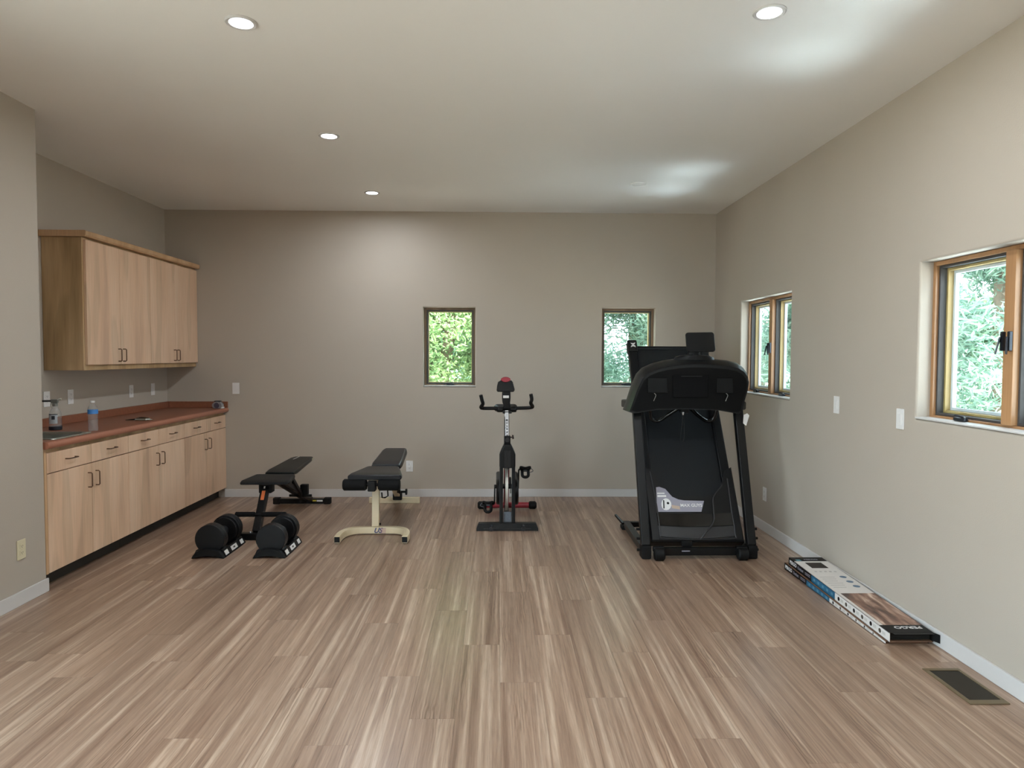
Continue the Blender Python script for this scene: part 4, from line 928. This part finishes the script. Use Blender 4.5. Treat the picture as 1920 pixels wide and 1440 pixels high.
bm = B(); beam(bm, (C2-.02, 5.77, .405), (C2-.005, 6.16, .400), .05, .04, bev=.004); part('spine', bm, BLKS, bb)
for s in (-1, 1):
    bm = B(); beam(bm, (C2+s*.030, 5.98, .405), (C2+s*.030+.03, 6.845, .050), .028, .045, bev=.004); part('rear_leg', bm, BLKS, bb)
bm = B(); beam(bm, (C2+.05, 6.16, .425), (C2+.06, 6.48, .17), .03, .035, bev=.004); part('back_support', bm, BLKS, bb)
bm = B(); bx(bm, C2+.045, C2+.115, 6.50, 6.56, .16, .26, .006); cyl(bm, (C2-.06, 6.52, .155), (C2+.15, 6.52, .155), .012, seg=12); part('adjustment_ladder', bm, BLKM, bb)
bm = B(); bx(bm, C2-.30, C2+.225, 6.845, 6.895, .006, .054, .004); rb2 = part('rear_base', bm, BLKS, bb)
for s in (-1, 1):
    xe = C2-.30 if s < 0 else C2+.225; bm = B(); bx(bm, min(xe-s*.045, xe+s*.022), max(xe-s*.045, xe+s*.022), 6.838, 6.902, .0008, .064, .008); part('end_cap', bm, BLKM, rb2)
bm = B(); bx(bm, C2+.045, C2+.108, 6.8440, 6.8448, .030, .044); part('sticker', bm, YELLOW, rb2, 'yellow sticker')
bm = B(); bx(bm, C2+.112, C2+.170, 6.8440, 6.8448, .028, .044); part('sticker', bm, WHITEP, rb2, 'white sticker')

# ================================================================ DUMBBELLS IN THEIR CRADLES
def dumbbell(cx, label, cradle_label):
    y0, y1, R, zc = 5.035, 5.425, .108, .132
    cr = thing('dumbbell_cradle', (cx, 5.22, 0), cradle_label, 'cradle', 'dumbbell cradles')
    arch = [(-.118, .001), (-.075, .012), (-.03, .019), (.03, .019), (.075, .012), (.118, .001), (.108, .022), (.085, .050), (.060, .062), (.030, .069), (0, .071), (-.030, .069), (-.060, .062), (-.085, .050), (-.108, .022)]
    def saddle(ya, yb): 
        b_ = B()
        P2 = [(-.118, .001), (-.06, .010), (0, .014), (.06, .010), (.118, .001), (.112, .020), (.092, .052), (.082, .058)] + [(.1115*math.sin(math.radians(a)), zc-.1115*math.cos(math.radians(a))) for a in range(46, -47, -12)] + [(-.082, .058), (-.092, .052), (-.112, .020)]
        prism(b_, P2, (cx, ya, 0), (1, 0, 0), (0, 0, 1), (0, 1, 0), [(0, 1), (yb-ya, 1)]); return b_
    part('saddle_plate', saddle(y0+.012, y0+.10), BLK, cr); part('saddle_plate', saddle(y1-.10, y1-.012), BLK, cr)
    bm = B(); prism(bm, arch, (cx, y0-.035, 0), (1, 0, 0), (0, 0, 1), (0, 1, 0), [(0, .96), (.006, 1), (.040, 1)]); part('end_lip', bm, BLKM, cr)
    bm = B(); prism(bm, arch, (cx, y1+.0005, 0), (1, 0, 0), (0, 0, 1), (0, 1, 0), [(0, 1), (.020, 1), (.026, .96)]); part('end_lip', bm, BLKM, cr)
    for s in (-1, 1):
        bm = B(); prism(bm, [(s*.119, .0012), (s*.100, .0012), (s*.092, .054), (s*.097, .054), (s*.121, .004)], (cx, y0+.006, 0), (1, 0, 0), (0, 0, 1), (0, 1, 0), [(0, 1), (y1-y0-.008, 1)]); sd = part('side_rail', bm, BLK, cr)
        if s > 0:
            n = Vector((.050, 0, .024)).normalized(); uu = Vector((-.024, 0, .050)).normalized()
            for ya, yb, m_ in ((.015, .075, WHITEP), (.135, .245, WHITEP), (.315, .370, WHITEP)):
                bm = B(); obox(bm, (cx+.1095+.0004, y0+(ya+yb)/2, .0290), (0, 1, 0), uu, n, (yb-ya)/2, .017, .0006); lb_ = part('weight_label', bm, m_, sd, 'white label')
            bm = B(); obox(bm, (cx+.1105, y0+.190, .0294), (0, 1, 0), uu, n, .016, .006, .0005); part('label_mark', bm, SLOT, sd)
    d = thing('dumbbell', (cx, 5.22, zc), label, 'dumbbell', 'adjustable dumbbells')
    for ya, s in ((y0+.008, 1), (y1-.008, -1)):
        for k in range(4):
            r_ = R-(.0 if k < 3 else .012); a = ya+s*(k*.0262); b = a+s*.0252; lo_, hi_ = min(a, b), max(a, b)
            bm = B(); lathe(bm, [(.02, 0), (r_-.004, 0), (r_, .004), (r_, hi_-lo_-.004), (r_-.004, hi_-lo_), (.02, hi_-lo_)], (cx, lo_, zc), 40, 'Y'); part('weight_plate', bm, mat('plate_black', '#0d0d0e', rough=.42, var=.1), d)
        bm = B(); cyl(bm, (cx, ya+s*.105, zc), (cx, ya+s*.135, zc), .036, .030, 24); part('collar', bm, GREYP, d)
    bm = B(); lathe(bm, [(.010, 0), (.015, .0), (.0165, .03), (.0185, .065), (.0165, .10), (.015, .13), (.010, .13)], (cx, (y0+y1)/2-.065, zc), 18, 'Y'); part('handle', bm, GREYP, d)
    return d
dumbbell(-2.105, 'black adjustable dumbbell nearer the base cabinets', 'black dumbbell cradle with white labels nearer the base cabinets')
dumbbell(-1.662, 'black adjustable dumbbell nearer the cream bench', 'black dumbbell cradle with white labels nearer the cream bench')

# ================================================================ LAMINATE BOXES
CARD = mat('white_carton', '#cfcac4', rough=.55, var=.03, scale=20)
CARDB = mat('black_carton', '#0a0a0b', rough=.5, var=.08)
TEALC = mat('teal_carton', '#1f5a78', rough=.5, var=.25, scale=60)
BROWNC = mat('brown_carton', '#7b5b45', rough=.7)
CIRC = mat('blue_grey_print', '#5d7388', rough=.5)
LTGREY = mat('light_grey_print', '#a7a39f', rough=.5)
def photo_material():
    m, N, L, b = nodes_of('floor_photo_print')
    tc = N.new('ShaderNodeTexCoord'); mp = N.new('ShaderNodeMapping'); mp.inputs['Scale'].default_value = (22, 5, 1); mp.inputs['Rotation'].default_value = (0, 0, .25)
    L.new(tc.outputs['Object'], mp.inputs[0]); n = N.new('ShaderNodeTexNoise'); n.inputs['Scale'].default_value = 1; n.inputs['Detail'].default_value = 4; n.inputs['Distortion'].default_value = .6
    L.new(mp.outputs[0], n.inputs['Vector']); r = ramp(N, [(.32, hx('#3a2a26')), (.48, hx('#7d5c4c')), (.60, hx('#a38371')), (.72, hx('#d2bba9'))]); L.new(n.outputs[0], r.inputs[0]); L.new(r.outputs[0], b.inputs['Base Color']); b.inputs['Roughness'].default_value = .4
    return m
PHOTO = photo_material()
def carton(y0, y1, x0, x1, zb, zt, label, open_end, top_print):
    """flat carton; zb / zt = (height at far end, height at near end); near end = y0"""
    def z_at(zz, y): t = (y-y0)/(y1-y0); return zz[1]+(zz[0]-zz[1])*t
    r = thing('laminate_box', ((x0+x1)/2, (y0+y1)/2, 0), label, 'box', 'laminate flooring boxes')
    T = .0025
    def quad(bm, xa, xb, ya, yb, za, zb_, t):     # slab between heights za (function) and thickness t downward
        vs = []
        for y in (ya, yb):
            for x_ in (xa, xb):
                for d in (0, -t): vs.append(bm.verts.new((x_, y, za(y)+d)))
        for f in ((0, 2, 6, 4), (1, 5, 7, 3), (0, 1, 3, 2), (4, 6, 7, 5), (0, 4, 5, 1), (2, 3, 7, 6)): bm.faces.new([vs[i] for i in f])
    def side(bm, xa, xb, ya, yb):
        vs = []
        for y in (ya, yb):
            for x_ in (xa, xb):
                for z_ in (z_at(zb, y), z_at(zt, y)): vs.append(bm.verts.new((x_, y, z_)))
        for f in ((0, 2, 6, 4), (1, 5, 7, 3), (0, 1, 3, 2), (4, 6, 7, 5), (0, 4, 5, 1), (2, 3, 7, 6)): bm.faces.new([vs[i] for i in f])
    top = lambda y: z_at(zt, y)
    bot = lambda y: z_at(zb, y)+T
    yb1, yb2, yph, ybk = y1-.085, y1-.61, y1-.70, y0+.10
    bm = B(); quad(bm, x0, x1, y0, y1, bot, None, T); part('bottom', bm, BROWNC, r)
    # left side in three printed bands
    for ya, yb, m_ in ((y1-.345, y1, CARDB), (y1-.655, y1-.345, TEALC), (y0, y1-.655, CARD)):
        bm = B(); side(bm, x0, x0+T, ya, yb); part('side_panel', bm, m_, r)
    bm = B(); side(bm, x1-T, x1, y0, y1); part('side_panel', bm, CARDB, r)
    bm = B(); side(bm, x0+T, x1-T, y1-T, y1); part('end_panel', bm, CARDB, r)
    if top_print:
        bm = B(); quad(bm, x0, x1, yb1, y1, top, None, T); part('top_panel', bm, CARDB, r, 'black printed end of the carton')
        bm = B(); quad(bm, x0, x1, y1-.675, yb1, top, None, T); tp = part('top_panel', bm, CARD, r)
        bm = B(); quad(bm, x0, x0+.022, ybk, y1-.675, top, None, T); part('top_panel', bm, CARD, r)
        bm = B(); quad(bm, x0+.022, x1, ybk, y1-.675, top, None, T); part('photo_panel', bm, PHOTO, r, 'printed photo of wooden flooring')
        bm = B(); quad(bm, x0, x1, y0, ybk, top, None, T); bt = part('top_panel', bm, CARDB, r, 'black printed end of the carton')
        def flat(name, xa, xb, ya, yb, m_, par=tp, h=.0006):
            b_ = B(); quad(b_, xa, xb, ya, yb, lambda y: top(y)+h, None, h); return part(name, b_, m_, par)
        flat('window_cutout', x0+.060, x1-.060, y1-.225, y1-.115, mat('cutout_dark', '#2a211b', rough=.6, var=.3, scale=25))
        for k, yy in enumerate((.395, .480, .560)):
            b_ = B(); yc = y1-yy; prism(b_, [(.021*math.cos(2*PI*q/18), .021*math.sin(2*PI*q/18)) for q in range(18)], (x1-.050, yc, top(yc)+.0001), (1, 0, 0), (0, 1, 0), (0, 0, 1), [(0, 1), (.0006, 1)]); part('round_print', b_, CIRC, tp)
        for k in range(5): flat('icon_print', x0+.045+k*.032, x0+.060+k*.032, y1-.300, y1-.285, LTGREY)
        for k in range(6): flat('text_line', x0+.03, x1-.105-.008*(k % 3), y1-.40-k*.036, y1-.394-k*.036, LTGREY)
        me_y = ybk-.030
        lettering('lettering', 'PERGO', .046, ((x0+x1)/2+.02, me_y-.002, top(me_y)+.0006), (-1, 0, 0), (0, -1, 0), WHITEP, bt)
        lettering('lettering', 'PERGO', .030, (x0+.13, y1-.05, top(y1-.05)+.0006), (1, 0, 0), (0, 1, 0), GREYPR, r)
        flat('teal_print', x0+.022, x0+.055, y1-.080, y1-.050, mat('teal_print', '#5d8a96', rough=.5), r)
        if open_end:   # flaps and the boards inside
            for k in range(4):
                b_ = B(); zz = .006+k*.0085
                vs0 = y0+.018
                quad(b_, x0+.008, x1-.008, vs0, y1-.02, lambda y, q=zz+.0075: z_at(zb, y)+q, None, .0075); part('board', b_, mat('board_dark', '#181917', rough=.5), r)
            b_ = B(); obox(b_, ((x0+x1)/2+.004, y0-.011, top(y0)-.0005), (1, 0, 0), (0, -1, .12), (0, .12, 1), .104, .012, .0008); part('top_flap', b_, CARDB, r)
            b_ = B(); obox(b_, (x1+.004, y0-.016, (z_at(zb, y0)+top(y0))/2+.004), (.35, -.9, 0), (.9, .35, 0), (0, 0, 1), .020, .001, .022); part('side_flap', b_, CARDB, r)
    else:
        bm = B(); quad(bm, x0, x1, y0, y1, top, None, T); part('top_panel', bm, BROWNC, r)
    # lettering and icons on the left side
    nz = Vector((0, 0, 1)); hmid = lambda y: (z_at(zb, y)+z_at(zt, y))/2
    yl = y1-.075
    lettering('lettering', 'PERGO', .034, (x0-.0006, y1-.070, hmid(y1-.07)), (0, -1, 0), nz, WHITEP, r)
    lettering('lettering', 'Outlast', .028, (x0-.0006, y1-.185, hmid(y1-.185)), (0, -1, 0), nz, GREYPR, r, bold=False)
    for k, yy in ((0, .272), (1, .285)):
        bm = B(); bx(bm, x0-.0006, x0, y1-.325, y1-.255, hmid(y1-.29)+.004-k*.010, hmid(y1-.29)+.008-k*.010); part('text_line', bm, GREYPR, r)
    for k in range(5):
        yy = y1-.385-k*.058; bm = B(); hh = hmid(yy); bx(bm, x0-.0006, x0, yy-.012, yy+.012, hh-.008, hh+.008); part('icon_print', bm, mat('pale_teal_print', '#4f8098', rough=.5), r)
    for k in range(6):
        yy = y1-.700-k*.088
        if yy < y0+.03: break
        hh = hmid(yy); q = min(.012, (z_at(zt, yy)-z_at(zb, yy))*.32)
        bm = B(); prism(bm, [(q*math.cos(2*PI*j/14), q*math.sin(2*PI*j/14)) for j in range(14)], (x0, yy, hh), (0, 1, 0), (0, 0, 1), (-1, 0, 0), [(0, 1), (.0006, 1)]); part('icon_print', bm, SLOT if k % 2 else BLKM, r)
        bm = B(); bx(bm, x0-.0005, x0, yy-.052, yy-.022, hh-q*.7, hh+q*.7); part('text_block', bm, mat('pale_print', '#b9b5ae', rough=.5), r)
    return r
carton(3.47, 4.725, 2.012, 2.240, (.001, .001), (.048, .016), 'lower flooring carton, crushed flat at one end, beneath another box', False, False)
carton(3.45, 4.680, 2.022, 2.252, (.0495, .0172), (.0965, .0660), 'upper white, black and teal flooring carton with open end on the floor', True, True)

# ================================================================ OUTSIDE
bm = B(); bx(bm, -40, 40, -30, 60, -0.60, -0.35); single('ground', bm, mat('outdoor_ground', '#b0aba0', rough=.9, var=.25, scale=1.5), kind='structure')
bm = B(); bx(bm, XR+WT+.01, 5.2, -4, 9.2, -0.349, -0.30); single('sun_reflector', bm, mat('reflector_zinc', '#8c9aa4', rough=.17, metal=1.0, var=.04, scale=4), kind='structure')  # unseen metal sheet added to bounce sun streaks onto the ceiling
BARK = mat('bark', '#8a7868', rough=.85, var=.3, scale=25, bump=.5, bscale=60)
LEAF_A = leaf_material('leaf_yellow_green', (.16, .28, .13, 1), (.30, .44, .21, 1), (.50, .62, .32, 1))
LEAF_B = leaf_material('leaf_blue_green', (.18, .30, .24, 1), (.30, .44, .36, 1), (.46, .58, .48, 1))
def tree(name, x, y, h, crown_r, crown_z0, leafm, n, leaf, seed, label, needle=False):
    g = random.Random(seed); zg = -.35
    t = thing(name, (x, y, zg), label, 'tree', 'trees outside the windows')
    bm = B(); top = zg+h*.85
    tube(bm, [(x, y, zg+.001), (x+g.uniform(-.1, .1), y+g.uniform(-.1, .1), zg+h*.3), (x+g.uniform(-.2, .2), y+g.uniform(-.2, .2), zg+h*.6), (x+g.uniform(-.2, .2), y, top)], .09, 10, 3); part('trunk', bm, BARK, t)
    cl = []
    for k in range(9):
        a = g.uniform(0, 2*PI); z0 = zg+h*g.uniform(.2, .7); L_ = crown_r*g.uniform(.6, .95); z1 = z0+g.uniform(-.2, .7)
        p1 = (x+math.cos(a)*L_, y+math.sin(a)*L_, z1); bm = B()
        tube(bm, [(x, y, z0), (x+math.cos(a)*L_*.5, y+math.sin(a)*L_*.5, (z0+z1)/2+.1), p1], .022, 7, 3); part('branch', bm, BARK, t)
        for q in (.35, .55, .75, .95): cl.append((x+math.cos(a)*L_*q, y+math.sin(a)*L_*q, z0+(z1-z0)*q, .45))
    for k in range(34):
        a = g.uniform(0, 2*PI); rr_ = crown_r*math.sqrt(g.random()); z_ = zg+crown_z0+g.random()*(h-crown_z0)
        sh = 1-.55*max(0, (z_-zg-h*.55)/(h*.45)); cl.append((x+math.cos(a)*rr_*sh, y+math.sin(a)*rr_*sh, z_, .5))
    verts = []; faces = []
    for k in range(n):
        c = cl[g.randrange(len(cl))]
        d = Vector((g.gauss(0, 1), g.gauss(0, 1), g.gauss(0, .8))); d = d.normalized()*(c[3]*g.random()**.45)
        p = Vector(c[:3])+d; u = Vector((g.gauss(0, 1), g.gauss(0, 1), g.gauss(0, .7))).normalized(); w = u.orthogonal().normalized(); w.rotate(Matrix.Rotation(g.uniform(0, 6.28), 3, u))
        l_ = leaf*g.uniform(.7, 1.3); wd = l_*(.16 if needle else .42); n_ = u.cross(w)*(.12*l_); b0 = len(verts)
        verts += [p-u*l_*.5, p+w*wd*.5+n_, p+u*l_*.5, p-w*wd*.5+n_]; faces += [(b0, b0+1, b0+2), (b0, b0+2, b0+3)]
    me = bpy.data.meshes.new('foliage'); off_ = Vector(t.location); me.from_pydata([v-off_ for v in verts], [], faces); me.materials.append(leafm)
    o = bpy.data.objects.new('foliage', me); COL.objects.link(o); o.parent = t; o['kind'] = 'stuff'
    return t
tree('leafy_tree', -0.75, 10.1, 4.2, 1.15, .0, LEAF_A, 36000, .085, 1, 'yellow-green leafy tree seen through the window left of the bike')
tree('leafy_tree', -4.3, 11.6, 5.0, 1.5, .3, LEAF_A, 8000, .14, 2, 'leafy tree standing beyond the cabinet end of the house')
tree('conifer_tree', 2.1, 10.2, 4.6, 1.1, .0, LEAF_B, 34000, .13, 3, 'blue-green tree seen through the window behind the treadmill', True)
tree('conifer_tree', 5.25, 11.6, 4.8, 1.15, .0, LEAF_B, 24000, .16, 4, 'blue-green tree seen through the casement beside the treadmill', True)
tree('conifer_tree', 6.3, 8.5, 4.8, 1.2, .0, LEAF_B, 26000, .15, 5, 'green tree with bare branches seen through the large casement', True)
tree('leafy_tree', 9.6, 11.4, 5.4, 1.9, .0, LEAF_A, 18000, .18, 6, 'leafy tree standing behind the others on the window side')
tree('leafy_tree', 0.4, 14.4, 5.6, 2.0, .0, LEAF_B, 20000, .2, 8, 'tall tree behind the first row of trees')
tree('leafy_tree', 6.0, 15.6, 5.6, 2.2, .0, LEAF_B, 20000, .2, 9, 'tall tree behind the house corner beyond the casement windows')
tree('leafy_tree', -5.4, 16.0, 5.6, 2.2, .0, LEAF_A, 12000, .2, 10, 'tall tree far behind the yellow-green tree')
